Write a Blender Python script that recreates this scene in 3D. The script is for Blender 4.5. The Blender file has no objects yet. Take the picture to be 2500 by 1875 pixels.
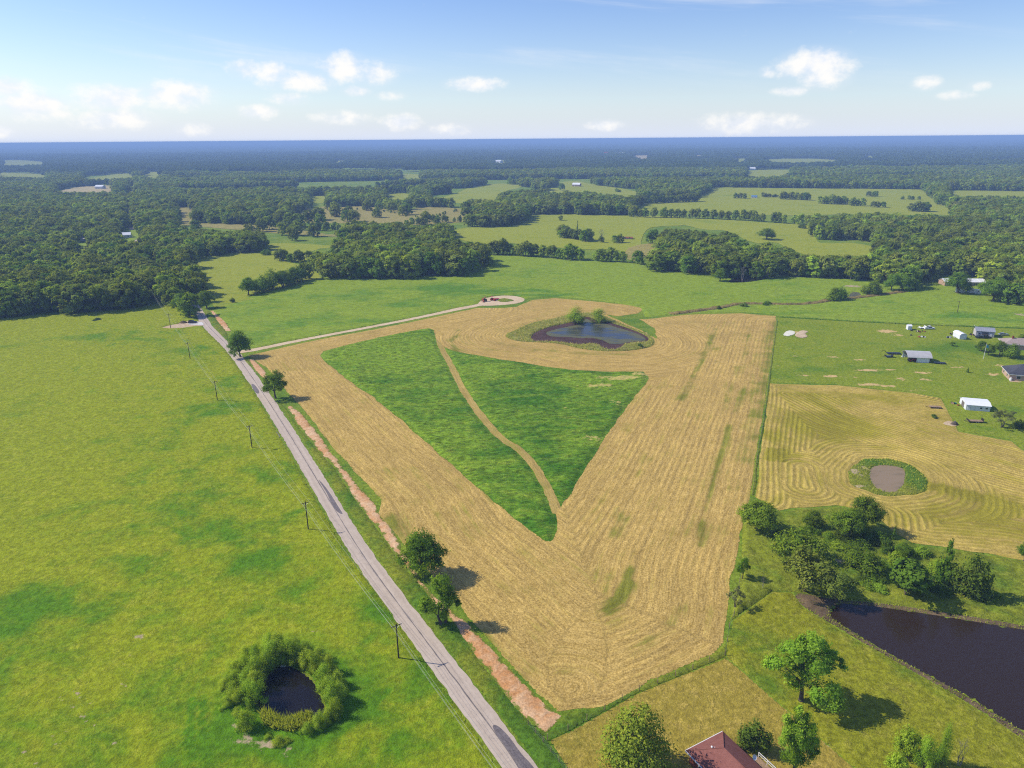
import bpy, math, random
import numpy as np
from mathutils import Matrix, Vector
R = math.radians
rng = np.random.default_rng(7)
random.seed(7)
scene = bpy.context.scene
COL = scene.collection

# ------------------------------------------------------------------ camera
CAM_H = 100.0; FOCAL = 1735.0; PITCH = R(19.02); ROLL = R(-0.44)
cam_data = bpy.data.cameras.new('camera'); cam = bpy.data.objects.new('camera', cam_data); COL.objects.link(cam)
cam_data.sensor_width = 36.0; cam_data.lens = FOCAL / 2500.0 * 36.0
cam_data.clip_start = 0.5; cam_data.clip_end = 120000.0
CAM_M = Matrix.Translation((0, 0, CAM_H)) @ Matrix.Rotation(math.pi / 2 - PITCH, 4, 'X') @ Matrix.Rotation(ROLL, 4, 'Z')
cam.matrix_world = CAM_M
scene.camera = cam

# ------------------------------------------------------------------ sun, sky, exposure
SUN_EL = R(41.5); SUN_DIR = np.array([-0.983 * math.cos(SUN_EL), 0.184 * math.cos(SUN_EL), math.sin(SUN_EL)])
sun_data = bpy.data.lights.new('sun', 'SUN'); sun_data.energy = 4.1; sun_data.angle = R(0.53); sun_data.color = (1.0, 0.925, 0.79)
sun = bpy.data.objects.new('sun', sun_data); COL.objects.link(sun)
sun.rotation_euler = Vector(-SUN_DIR).to_track_quat('-Z', 'Y').to_euler()
sun.location = (-200, 40, 250)
scene.view_settings.view_transform = 'Standard'; scene.view_settings.look = 'None'
scene.view_settings.exposure = 0.33; scene.view_settings.gamma = 1.0
scene.cycles.use_denoising = False
scene.cycles.filter_width = 1.15; scene.cycles.use_adaptive_sampling = False
scene.cycles.max_bounces = 5; scene.cycles.diffuse_bounces = 2; scene.cycles.glossy_bounces = 2
scene.cycles.transmission_bounces = 2; scene.cycles.volume_bounces = 0; scene.cycles.transparent_max_bounces = 4
scene.cycles.caustics_reflective = False; scene.cycles.caustics_refractive = False

world = bpy.data.worlds.new('World'); scene.world = world; world.use_nodes = True

class G:
    """small helper to write node trees"""
    def __init__(s, nt): s.nt = nt
    def n(s, t, ins=None, **props):
        nd = s.nt.nodes.new(t)
        for k, v in props.items(): setattr(nd, k, v)
        for k, v in (ins or {}).items():
            if isinstance(v, bpy.types.NodeSocket): s.nt.links.new(v, nd.inputs[k])
            elif v is not None: nd.inputs[k].default_value = v
        return nd
    def m(s, op, a, b=None, c=None, clamp=False):
        d = {0: a}
        if b is not None: d[1] = b
        if c is not None: d[2] = c
        return s.n('ShaderNodeMath', d, operation=op, use_clamp=clamp).outputs[0]
    def mix(s, f, a, b, mode='MIX'):
        return s.n('ShaderNodeMix', {0: f, 6: a, 7: b}, data_type='RGBA', blend_type=mode).outputs[2]
    def noise(s, vec, scale, detail=2.0, rough=0.5, dist=0.0):
        return s.n('ShaderNodeTexNoise', {'Vector': vec, 'Scale': scale, 'Detail': detail, 'Roughness': rough, 'Distortion': dist}).outputs[0]
    def rng(s, v, a, b, lo=0.0, hi=1.0, smooth=True):
        return s.n('ShaderNodeMapRange', {0: v, 1: a, 2: b, 3: lo, 4: hi}, interpolation_type='SMOOTHSTEP' if smooth else 'LINEAR').outputs[0]
    def attr(s, name):
        return s.n('ShaderNodeAttribute', attribute_name=name).outputs[2]
    def pos(s):
        return s.n('ShaderNodeNewGeometry').outputs[0]

def rgb(*c): return (c[0], c[1], c[2], 1.0)

def build_world():
    nt = world.node_tree; nt.nodes.clear(); g = G(nt)
    sky = g.n('ShaderNodeTexSky', sky_type='NISHITA', sun_disc=False, sun_elevation=SUN_EL,
              sun_rotation=math.atan2(SUN_DIR[0], SUN_DIR[1]), altitude=100.0, air_density=1.0, dust_density=0.6, ozone_density=4.0)
    tc = g.n('ShaderNodeTexCoord').outputs[0]
    sp = g.n('ShaderNodeSeparateXYZ', {0: tc})
    az = g.m('MULTIPLY', g.m('ARCTAN2', sp.outputs[0], sp.outputs[1]), 57.2958)
    el = g.m('MULTIPLY', g.m('ARCSINE', sp.outputs[2]), 57.2958)
    uv = g.n('ShaderNodeCombineXYZ', {0: az, 1: g.m('MULTIPLY', el, 1.35), 2: 0.0}).outputs[0]
    billow = g.noise(uv, 0.70, 9.0, 0.60)
    soft = g.noise(uv, 0.35, 3.0, 0.5)
    blob = None
    for (a, e, wa, we, k) in CLOUDS:
        # flat-bottomed puffs: steeper fall-off below the centre than above
        da = g.m('MULTIPLY', g.m('SUBTRACT', az, a), 1.0 / wa)
        de = g.m('MULTIPLY', g.m('SUBTRACT', el, e), 1.0 / we)
        r2 = g.m('ADD', g.m('MULTIPLY', da, da), g.m('MULTIPLY', de, de))
        b = g.m('MULTIPLY', g.m('SUBTRACT', 1.0, r2), k)
        b = g.m('MAXIMUM', b, -1.0)
        blob = b if blob is None else g.m('SMOOTH_MAX', blob, b, 0.25)
    # the same broken cumulus continues all the way round, low over the horizon
    band = g.m('MULTIPLY', g.rng(el, 0.5, 2.5), g.rng(el, 11.0, 7.0))
    ring = g.m('MULTIPLY', g.m('SUBTRACT', g.noise(uv, 0.12, 2.0), 0.58), 9.0)
    ring = g.m('SUBTRACT', g.m('MULTIPLY', g.m('ADD', ring, 1.0), band), 1.0)
    away = g.rng(g.m('ABSOLUTE', az), 37.0, 42.0)
    ring = g.m('SUBTRACT', g.m('MULTIPLY', g.m('ADD', ring, 1.0), away), 1.0)
    blob = g.m('MAXIMUM', blob, ring)
    dens = g.m('ADD', blob, g.m('MULTIPLY', g.m('SUBTRACT', billow, 0.50), 3.0))
    mask = g.rng(dens, -0.35, 1.35)
    veil = g.m('MULTIPLY', g.rng(blob, -0.6, 1.0), 0.25)
    mask = g.m('MAXIMUM', g.m('MULTIPLY', mask, 0.95), veil)
    # thin high streaks
    st = g.n('ShaderNodeCombineXYZ', {0: g.m('MULTIPLY', g.m('ADD', az, g.m('MULTIPLY', el, 2.2)), 0.05), 1: g.m('MULTIPLY', g.m('ADD', el, g.m('MULTIPLY', az, 0.10)), 0.42), 2: 3.0}).outputs[0]
    cir = g.m('MULTIPLY', g.rng(g.noise(st, 1.0, 5.0, 0.6, 0.3), 0.50, 0.80), g.rng(el, 2.0, 7.0))
    mask = g.m('MAXIMUM', mask, g.m('MULTIPLY', cir, 0.50))
    lit = g.mix(g.rng(g.m('ADD', g.m('MULTIPLY', billow, 0.7), g.m('MULTIPLY', soft, 0.5)), 0.42, 0.72), rgb(4.55, 4.8, 5.35), rgb(5.45, 5.38, 5.25))
    hs = g.n('ShaderNodeHueSaturation', {'Hue': .516, 'Saturation': 1.18, 'Value': .84, 'Color': sky.outputs[0]}).outputs[0]
    glow = g.m('POWER', 2.71828, g.m('MULTIPLY', g.m('MAXIMUM', el, 0.0), -1.0 / 3.2))      # pale lower air, the same all round
    hs = g.mix(g.m('MULTIPLY', glow, .96), hs, rgb(4.05, 4.42, 5.30))
    col = g.mix(mask, hs, lit)
    bg = g.n('ShaderNodeBackground', {0: col, 1: 0.15})
    out = g.n('ShaderNodeOutputWorld', {0: bg.outputs[0]})
    try:
        world.cycles.sampling_method = 'MANUAL'; world.cycles.sample_map_resolution = 512
    except Exception: pass

# ------------------------------------------------------------------ survey: a point of the photograph -> the flat ground
_R3 = np.array(CAM_M.to_3x3())
def gpz(px, py, z=0.0):
    v = _R3 @ np.array([(px - 1250.0) / FOCAL, -(py - 937.5) / FOCAL, -1.0])
    t = (z - CAM_H) / v[2]
    return np.array([v[0] * t, v[1] * t])
def gp(px, py): return gpz(px, py, 0.0)
def proj(P):
    P = np.asarray(P, float); Q = (P - np.array([0, 0, CAM_H])) @ _R3
    return np.stack([1250 + FOCAL * Q[:, 0] / -Q[:, 2], 937.5 - FOCAL * Q[:, 1] / -Q[:, 2]], 1)
ZW = {1: (0, 300, .37975), 2: (830, 300, .37975), 3: (1660, 300, .37975), 4: (1660, 780, .37975), 5: (1660, 1245, .37975),
      6: (830, 1245, .37975), 7: (0, 1245, .40687), 8: (400, 700, .37975), 'a': (2080, 660, .18987), 'b': (2200, 750, .13562),
      'c': (1960, 900, .24412), 'd': (1600, 1700, .16275), 'e': (1080, 680, .25316), 'f': (380, 700, .12054),
      'g': (900, 1200, .26525), 'h': (1760, 1150, .29837), 'i': (480, 1500, .226), 0: (0, 0, 1.0), 'D': (0, 0, 1.1302)}
def zz(k, *pts):
    ox, oy, s = ZW[k]
    return [(ox + x * s, oy + y * s) for x, y in pts]
def gpl(pts): return np.array([gp(x, y) for x, y in pts])
def dir_of(px, py):
    v = _R3 @ np.array([(px - 1250.0) / FOCAL, -(py - 937.5) / FOCAL, -1.0]); v /= np.linalg.norm(v)
    return math.degrees(math.atan2(v[0], v[1])), math.degrees(math.asin(v[2]))
# clouds seen in the sky: centre, half width, half height (photo units), strength -> directions
CLOUDS = []
for (cx, cy, hw, hh, k) in [(20, 215, 55, 26, 1.0), (80, 255, 90, 36, 1.1), (265, 240, 85, 30, 1.1), (430, 232, 85, 32, 1.1), (290, 290, 85, 24, 1.0), (250, 296, 70, 18, .8),
                         (600, 168, 45, 22, .75), (670, 180, 45, 30, .9), (740, 198, 75, 24, 1.0), (840, 165, 60, 32, 1.1), (905, 180, 55, 26, .75),
                         (705, 241, 42, 14, .8), (630, 274, 45, 16, 1.0), (835, 288, 60, 14, .8), (980, 298, 42, 18, 1.0), (1160, 205, 62, 16, 1.0),
                         (870, 222, 30, 12, .7), (475, 315, 35, 14, .7), (5, 322, 30, 14, .8), (955, 235, 30, 10, .6),
                         (1990, 155, 80, 34, 1.15), (2015, 180, 65, 34, 1.0), (1935, 165, 45, 24, .9), (1873, 176, 20, 13, .8), (2262, 202, 34, 16, .9), (2330, 232, 40, 10, .7),
                         (1800, 302, 80, 22, .8), (1900, 300, 70, 18, .7), (1475, 306, 42, 12, .75), (1930, 222, 40, 10, .6), (2390, 210, 26, 10, .6), (1100, 315, 40, 12, .7)]:
    a0, e0 = dir_of(cx, cy); a1, e1 = dir_of(cx + hw, cy); a2, e2 = dir_of(cx, cy - hh)
    CLOUDS.append((a0, e0, abs(a1 - a0) * 1.22, abs(e2 - e0) * 1.25, k))
build_world()

# ------------------------------------------------------------------ numpy noise and polygon helpers
def _hash(ix, iy, seed):
    h = (ix.astype(np.int64) * 374761393 + iy.astype(np.int64) * 668265263 + seed * 974634777) & 0xFFFFFFFF
    h = ((h ^ (h >> 13)) * 1274126177) & 0xFFFFFFFF
    return ((h ^ (h >> 16)) & 0xFFFFFF) / float(0xFFFFFF)
def vnoise(x, y, seed=0):
    xi = np.floor(x); yi = np.floor(y); fx = x - xi; fy = y - yi
    fx = fx * fx * (3 - 2 * fx); fy = fy * fy * (3 - 2 * fy)
    a = _hash(xi, yi, seed); b = _hash(xi + 1, yi, seed); c = _hash(xi, yi + 1, seed); d = _hash(xi + 1, yi + 1, seed)
    return (a * (1 - fx) + b * fx) * (1 - fy) + (c * (1 - fx) + d * fx) * fy
def fbm(x, y, scale, octv=3, seed=0):
    s = 0; amp = 1; tot = 0; f = 1.0 / scale
    for o in range(octv):
        s = s + amp * vnoise(x * f, y * f, seed + o * 17); tot += amp; amp *= .5; f *= 2.03
    return s / tot
def smooth(x, a, b):
    t = np.clip((x - a) / (b - a), 0, 1); return t * t * (3 - 2 * t)
def near_line(P, line, closed=False):
    """unsigned distance, running length and nearest point on a polyline"""
    L = np.asarray(line, float)
    A = L; B = np.roll(L, -1, 0)
    if not closed: A = A[:-1]; B = B[:-1]
    best = np.full(len(P), 1e18); t = np.zeros(len(P)); npx = np.zeros_like(P); acc = 0.0
    for a, b in zip(A, B):
        ab = b - a; l2 = ab @ ab + 1e-12
        u = np.clip(((P - a) @ ab) / l2, 0, 1)
        q = a + u[:, None] * ab
        d2 = ((P - q) ** 2).sum(1); k = d2 < best
        best[k] = d2[k]; t[k] = acc + u[k] * math.sqrt(l2); npx[k] = q[k]
        acc += math.sqrt(l2)
    return np.sqrt(best), t, npx
def inside(P, poly):
    poly = np.asarray(poly, float); x, y = P[:, 0], P[:, 1]; c = np.zeros(len(P), bool)
    j = len(poly) - 1
    for i in range(len(poly)):
        xi, yi = poly[i]; xj, yj = poly[j]
        if yi != yj:
            k = ((yi > y) != (yj > y)) & (x < (xj - xi) * (y - yi) / (yj - yi) + xi)
            c ^= k
        j = i
    return c
def chaikin(pts, n=2, closed=True):
    P = np.asarray(pts, float)
    for _ in range(n):
        Q = np.roll(P, -1, 0)
        if closed:
            P = np.stack([P * .75 + Q * .25, P * .25 + Q * .75], 1).reshape(-1, 2)
        else:
            a, b = P[:-1], P[1:]
            P = np.concatenate([P[:1], np.stack([a * .75 + b * .25, a * .25 + b * .75], 1).reshape(-1, 2), P[-1:]])
    return P

# ------------------------------------------------------------------ mesh helpers
def tag(o, label=None, cat=None, group=None, kind=None):
    if label: o['label'] = label
    if cat: o['category'] = cat
    if group: o['group'] = group
    if kind: o['kind'] = kind
    return o
def mesh_np(name, V, F, mat, smooth_shade=False):
    """mesh data from numpy arrays, F of one face size"""
    me = bpy.data.meshes.new(name)
    V = np.asarray(V, np.float32); F = np.asarray(F, np.int32); n = F.shape[1]
    me.vertices.add(len(V)); me.vertices.foreach_set('co', V.ravel())
    me.loops.add(F.size); me.loops.foreach_set('vertex_index', F.ravel())
    me.polygons.add(len(F)); me.polygons.foreach_set('loop_start', np.arange(0, F.size, n, dtype=np.int32))
    try: me.polygons.foreach_set('loop_total', np.full(len(F), n, np.int32))
    except Exception: pass
    if smooth_shade: me.polygons.foreach_set('use_smooth', np.ones(len(F), bool))
    me.update(calc_edges=True)
    if mat: me.materials.append(mat)
    return me
def fattr(me, name, arr):
    a = me.attributes.new(name, 'FLOAT', 'POINT'); a.data.foreach_set('value', np.asarray(arr, np.float32))
def obj(name, me, parent=None, loc=None, rotz=None):
    o = bpy.data.objects.new(name, me); COL.objects.link(o)
    if parent is not None: o.parent = parent
    if loc is not None: o.location = loc
    if rotz is not None: o.rotation_euler = (0, 0, rotz)
    return o
def empty(name, loc, rotz=0.0, label=None, cat=None, group=None):
    o = obj(name, None, None, loc, rotz); o.empty_display_size = .5
    return tag(o, label, cat, group)
class MB:
    """collects boxes, prisms and tubes into one mesh"""
    def __init__(s): s.v = []; s.f = []
    def add(s, V, F):
        b = len(s.v); s.v += [tuple(p) for p in V]; s.f += [tuple(i + b for i in f) for f in F]; return s
    def box(s, c, d, rz=0.0, tilt=0.0, taper=1.0):
        hx, hy, hz = d[0] / 2, d[1] / 2, d[2] / 2; V = []
        for z in (-hz, hz):
            k = taper if z > 0 else 1.0
            for x, y in ((-hx, -hy), (hx, -hy), (hx, hy), (-hx, hy)):
                p = Vector((x * k, y * k, z))
                if tilt: p = Matrix.Rotation(tilt, 3, 'X') @ p
                if rz: p = Matrix.Rotation(rz, 3, 'Z') @ p
                V.append((p.x + c[0], p.y + c[1], p.z + c[2]))
        return s.add(V, [(0, 3, 2, 1), (4, 5, 6, 7), (0, 1, 5, 4), (1, 2, 6, 5), (2, 3, 7, 6), (3, 0, 4, 7)])
    def prism(s, prof, x0, x1):
        """profile of (y, z) points, counter-clockwise seen from +x, extruded from x0 to x1"""
        n = len(prof); V = [(x0, y, z) for y, z in prof] + [(x1, y, z) for y, z in prof]
        F = [tuple(range(n))[::-1], tuple(range(n, 2 * n))] + [(i, (i + 1) % n, n + (i + 1) % n, n + i) for i in range(n)]
        return s.add(V, F)
    def xprism(s, prof, y0, y1):
        """profile of (x, z) points extruded along y"""
        n = len(prof); V = [(x, y0, z) for x, z in prof] + [(x, y1, z) for x, z in prof]
        F = [tuple(range(n)), tuple(range(n, 2 * n))[::-1]] + [(i, n + i, n + (i + 1) % n, (i + 1) % n) for i in range(n)]
        return s.add(V, F)
    def tube(s, p0, p1, r0, r1=None, n=6, cap=True):
        r1 = r0 if r1 is None else r1
        p0 = Vector(p0); p1 = Vector(p1); d = (p1 - p0)
        if d.length < 1e-6: return s
        d.normalize(); u = d.orthogonal().normalized(); w = d.cross(u); V = []
        for p, r in ((p0, r0), (p1, r1)):
            for k in range(n):
                a = 2 * math.pi * k / n; V.append(p + (u * math.cos(a) + w * math.sin(a)) * r)
        F = [(k, (k + 1) % n, n + (k + 1) % n, n + k) for k in range(n)]
        if cap: F += [tuple(range(n))[::-1], tuple(range(n, 2 * n))]
        return s.add(V, F)
    def wheel(s, c, r, w, n=12):
        """wheel with its axle along y"""
        return s.tube((c[0], c[1] - w / 2, c[2]), (c[0], c[1] + w / 2, c[2]), r, r, n)
    def mesh(s, name, mat, smooth_shade=False):
        me = bpy.data.meshes.new(name); me.from_pydata(s.v, [], s.f)
        if mat: me.materials.append(mat)
        if smooth_shade:
            for p in me.polygons: p.use_smooth = True
        return me
    def build(s, name, mat, parent=None, **k): return obj(name, s.mesh(name, mat), parent, **k)

# ------------------------------------------------------------------ materials
MATS = {}
def new_mat(name):
    m = bpy.data.materials.new(name); m.use_nodes = True; m.node_tree.nodes.clear(); MATS[name] = m
    return m, G(m.node_tree)
def finish(g, col, rough=0.9, spec=0.2, bump=None, bump_d=0.2, bump_s=0.6, metal=0.0, **extra):
    ins = {'Base Color': col, 'Roughness': rough, 'Specular IOR Level': spec, 'Metallic': metal}
    if bump is not None:
        ins['Normal'] = g.n('ShaderNodeBump', {'Height': bump, 'Distance': bump_d, 'Strength': bump_s}).outputs[0]
    ins.update(extra)
    b = g.n('ShaderNodeBsdfPrincipled', ins)
    g.n('ShaderNodeOutputMaterial', {0: b.outputs[0]})
def plain(name, col, rough=0.6, spec=0.4, metal=0.0, var=0.12, scale=1.2):
    """a painted or raw surface with slight unevenness"""
    m, g = new_mat(name)
    tc = g.n('ShaderNodeTexCoord').outputs[3]
    f = g.rng(g.noise(tc, scale, 4.0, .6), .3, .7)
    c = g.mix(f, rgb(*[x * (1 - var) for x in col]), rgb(*[min(1, x * (1 + var)) for x in col]))
    finish(g, c, rough, spec, metal=metal); return m
def grass(name, dry, lush, straw, straw_amt=0.25, tuft=1.0, tuft_amp=0.45, big=0.9, bare=(.42, .33, .2), stretch=(1, 1, 1), bump_s=.7):
    m, g = new_mat(name)
    p = g.pos()
    ps = g.n('ShaderNodeVectorMath', {0: p, 1: stretch}, operation='MULTIPLY').outputs[0]
    nbig = g.noise(p, .014, 3.0, .55); nmid = g.noise(ps, .085, 6.0, .66, .5); ntuft = g.noise(ps, tuft, 5.0, .68, .3); nfine = g.noise(p, tuft * 4.1, 3.0, .6)
    l = g.m('ADD', g.attr('lush'), g.m('ADD', g.m('MULTIPLY', g.m('SUBTRACT', nmid, .5), 2.3), g.m('MULTIPLY', g.m('SUBTRACT', nbig, .5), big * 2.2)))
    c = g.mix(g.rng(l, .05, 1.0), rgb(*dry), rgb(*lush))
    sf = g.m('MULTIPLY', g.rng(g.m('ADD', g.m('MULTIPLY', nfine, .45), g.m('MULTIPLY', g.noise(ps, tuft * .37, 4.0, .6), .55)), .50, .66), straw_amt)
    sf = g.m('MULTIPLY', sf, g.rng(l, .9, .2))
    c = g.mix(sf, c, rgb(*straw))
    br = g.m('ADD', 1.0 - tuft_amp, g.m('MULTIPLY', g.rng(g.m('ADD', g.m('MULTIPLY', ntuft, .65), g.m('MULTIPLY', nfine, .35)), .33, .68), tuft_amp * 2))
    c = g.mix(1.0, c, g.n('ShaderNodeCombineXYZ', {0: br, 1: br, 2: br}).outputs[0], 'MULTIPLY')
    weed = g.m('MULTIPLY', g.rng(g.noise(p, .16, 5.0, .7, .8), .56, .74), g.rng(g.noise(p, .022, 2.0), .40, .65))
    c = g.mix(g.m('MULTIPLY', weed, .38), c, rgb(lush[0] * .75, lush[1] * .8, lush[2] * .8))
    bf = g.rng(g.m('ADD', g.attr('bare'), g.m('MULTIPLY', g.m('SUBTRACT', g.noise(p, .45, 5.0, .65), .5), 1.3)), .42, .62)
    bf = g.m('MULTIPLY', bf, g.rng(g.attr('bare'), .02, .12))
    c = g.mix(bf, c, g.mix(nfine, rgb(*[x * .8 for x in bare]), rgb(*[x * 1.15 for x in bare])))
    finish(g, c, .95, .08, g.m('ADD', ntuft, g.m('MULTIPLY', nfine, .35)), .45 / max(tuft, .5), bump_s)
    return m
def hay(name, pale, tan, green, green_amt=.35, row_amt=.5):
    """cut hay: colour streaks run along the mower rows (attributes d across, t along, row = windrow height)"""
    m, g = new_mat(name)
    p = g.pos(); d = g.attr('d'); t = g.attr('t'); row = g.attr('row'); lush = g.attr('lush')
    v1 = g.n('ShaderNodeCombineXYZ', {0: g.m('MULTIPLY', d, .55), 1: g.m('MULTIPLY', t, .035), 2: 0.0}).outputs[0]
    v2 = g.n('ShaderNodeCombineXYZ', {0: g.m('MULTIPLY', d, 2.2), 1: g.m('MULTIPLY', t, .3), 2: 5.0}).outputs[0]
    s1 = g.noise(v1, 1.0, 4.0, .6); s2 = g.noise(v2, 1.0, 4.0, .65); fine = g.noise(p, 2.6, 5.0, .7); mid = g.noise(p, .11, 4.0, .6); big = g.noise(p, .02, 2.0)
    c = g.mix(g.rng(g.m('ADD', g.m('MULTIPLY', s2, .6), g.m('MULTIPLY', fine, .4)), .30, .68), rgb(*tan), rgb(*pale))
    gf = g.m('ADD', g.m('MULTIPLY', s1, .55), g.m('ADD', g.m('MULTIPLY', mid, .35), g.m('MULTIPLY', big, .22)))
    gf = g.m('ADD', gf, g.m('ADD', g.m('MULTIPLY', lush, .55), g.m('MULTIPLY', row, -.10 * row_amt)))
    gf = g.m('MULTIPLY', g.rng(g.m('ADD', gf, g.m('MULTIPLY', g.m('SUBTRACT', fine, .5), .35)), .62 - green_amt * .22, .86 - green_amt * .2), .9)
    c = g.mix(g.m('MULTIPLY', g.rng(g.m('ADD', g.m('MULTIPLY', mid, .5), g.m('MULTIPLY', s1, .5)), .45, .7), .35), c, rgb(tan[0] * .82, tan[1] * .80, tan[2] * .8))
    c = g.mix(gf, c, rgb(*green))
    br = g.m('ADD', 1.0 - row_amt * .32, g.m('MULTIPLY', g.rng(row, .1, .9), row_amt * .5))
    br = g.m('MULTIPLY', br, g.m('ADD', .80, g.m('MULTIPLY', g.rng(s1, .30, .70), .40)))
    br = g.m('MULTIPLY', br, g.m('ADD', .76, g.m('MULTIPLY', g.rng(fine, .34, .66), .48)))
    c = g.mix(1.0, c, g.n('ShaderNodeCombineXYZ', {0: br, 1: br, 2: br}).outputs[0], 'MULTIPLY')
    finish(g, c, .95, .08, g.m('ADD', g.m('ADD', fine, s2), g.m('MULTIPLY', row, .6)), .18, .7)
    return m
def soil(name, a, b, scale=.5, bump=.12, tufts=None):
    m, g = new_mat(name); p = g.pos()
    n1 = g.noise(p, scale, 6.0, .65, .5); n2 = g.noise(p, scale * 6, 4.0, .7); n3 = g.noise(p, scale * .12, 3.0)
    c = g.mix(g.rng(g.m('ADD', g.m('MULTIPLY', n1, .6), g.m('MULTIPLY', n3, .5)), .38, .72), rgb(*a), rgb(*b))
    br = g.m('ADD', .72, g.m('MULTIPLY', g.rng(n2, .3, .7), .5))
    c = g.mix(1.0, c, g.n('ShaderNodeCombineXYZ', {0: br, 1: br, 2: br}).outputs[0], 'MULTIPLY')
    if tufts:
        gr = g.rng(g.m('ADD', g.m('MULTIPLY', g.noise(p, .32, 5.0, .68), .6), g.m('ADD', g.m('MULTIPLY', n2, .25), g.m('MULTIPLY', g.attr('edge'), .17))), .545, .60)
        c = g.mix(gr, c, g.mix(n1, rgb(*[x * .7 for x in tufts]), rgb(*[x * 1.3 for x in tufts])))
    finish(g, c, .95, .1, g.m('ADD', n1, g.m('MULTIPLY', n2, .4)), bump, .8); return m
def water_mat(name, col, rough=.06, wave=1.2, bump_s=.06, scum=None, scum_th=.55):
    m, g = new_mat(name); p = g.pos()
    c = rgb(*col); r = rough
    if scum:
        ps = g.n('ShaderNodeVectorMath', {0: p, 1: (.35, 1.0, 1.0)}, operation='MULTIPLY').outputs[0]
        f = g.m('MULTIPLY', g.rng(g.m('ADD', g.m('MULTIPLY', g.noise(ps, .22, 5.0, .65, .6), .75), g.m('MULTIPLY', g.attr('edge'), .16)), scum_th, scum_th + .18), .8)
        c = g.mix(f, c, rgb(*scum)); r = g.m('ADD', rough, g.m('MULTIPLY', f, .6))
    w = g.noise(p, wave, 3.0, .5)
    finish(g, c, r, .5, w, .03, bump_s, IOR=1.33); return m

M_ground = grass('ground_grass', (.200, .265, .020), (.095, .185, .014), (.2, .17, .05), .2, .9)
M_pasture = grass('pasture_grass', (.238, .284, .009), (.086, .200, .006), (.52, .46, .06), .30, .85, .36, .9)
M_meadow = grass('uncut_meadow_grass', (.165, .270, .016), (.050, .150, .008), (.40, .40, .06), .34, .60, .60, .8, bare=(.46, .40, .11), stretch=(.75, 1.7, 1))
M_farmeadow = grass('far_meadow_grass', (.215, .300, .020), (.100, .215, .014), (.36, .38, .06), .22, .55, .30, .9, stretch=(.55, 1, 1))
M_lawn = grass('lawn_grass', (.200, .255, .014), (.100, .190, .010), (.45, .38, .10), .30, .9, .32, 1.0, bare=(.56, .40, .17))
M_mown = grass('mown_yard_grass', (.30, .235, .035), (.15, .165, .02), (.58, .42, .11), .55, .9, .30, .7)
M_verge = grass('verge_grass', (.185, .215, .016), (.075, .160, .011), (.34, .31, .07), .25, 1.0, .45, .8)
M_yellowfield = grass('yellow_field_grass', (.280, .310, .024), (.180, .250, .018), (.36, .31, .08), .2, .4, .18, .8, stretch=(.5, 1, 1))
M_brush = grass('brushy_field', (.30, .26, .07), (.17, .20, .04), (.40, .31, .12), .5, .25, .35, .9)
M_hay = hay('cut_hay', (.605, .425, .132), (.345, .225, .050), (.170, .185, .018), .56, .24)
M_hay2 = hay('raked_hay', (.590, .440, .115), (.360, .265, .048), (.265, .235, .018), .70, .46)
M_track = hay('mower_track', (.50, .36, .11), (.33, .24, .06), (.18, .20, .02), .5, .2)
M_red = soil('red_dirt', (.50, .235, .080), (.66, .455, .265), .40, .25, (.15, .18, .02))
M_tan = soil('tan_dirt', (.46, .33, .19), (.58, .46, .31), .4)
M_gravel = soil('pale_gravel', (.54, .40, .235), (.66, .52, .345), .6, .05)
M_mud = soil('dark_mud', (.050, .028, .026), (.105, .060, .052), .5)
M_bank = soil('pond_bank_soil', (.070, .048, .032), (.19, .135, .075), .6)
M_concrete = soil('concrete', (.55, .52, .48), (.66, .63, .60), .8, .01)
M_sand = soil('pale_sand', (.62, .60, .46), (.72, .70, .58), .5, .05)

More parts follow.
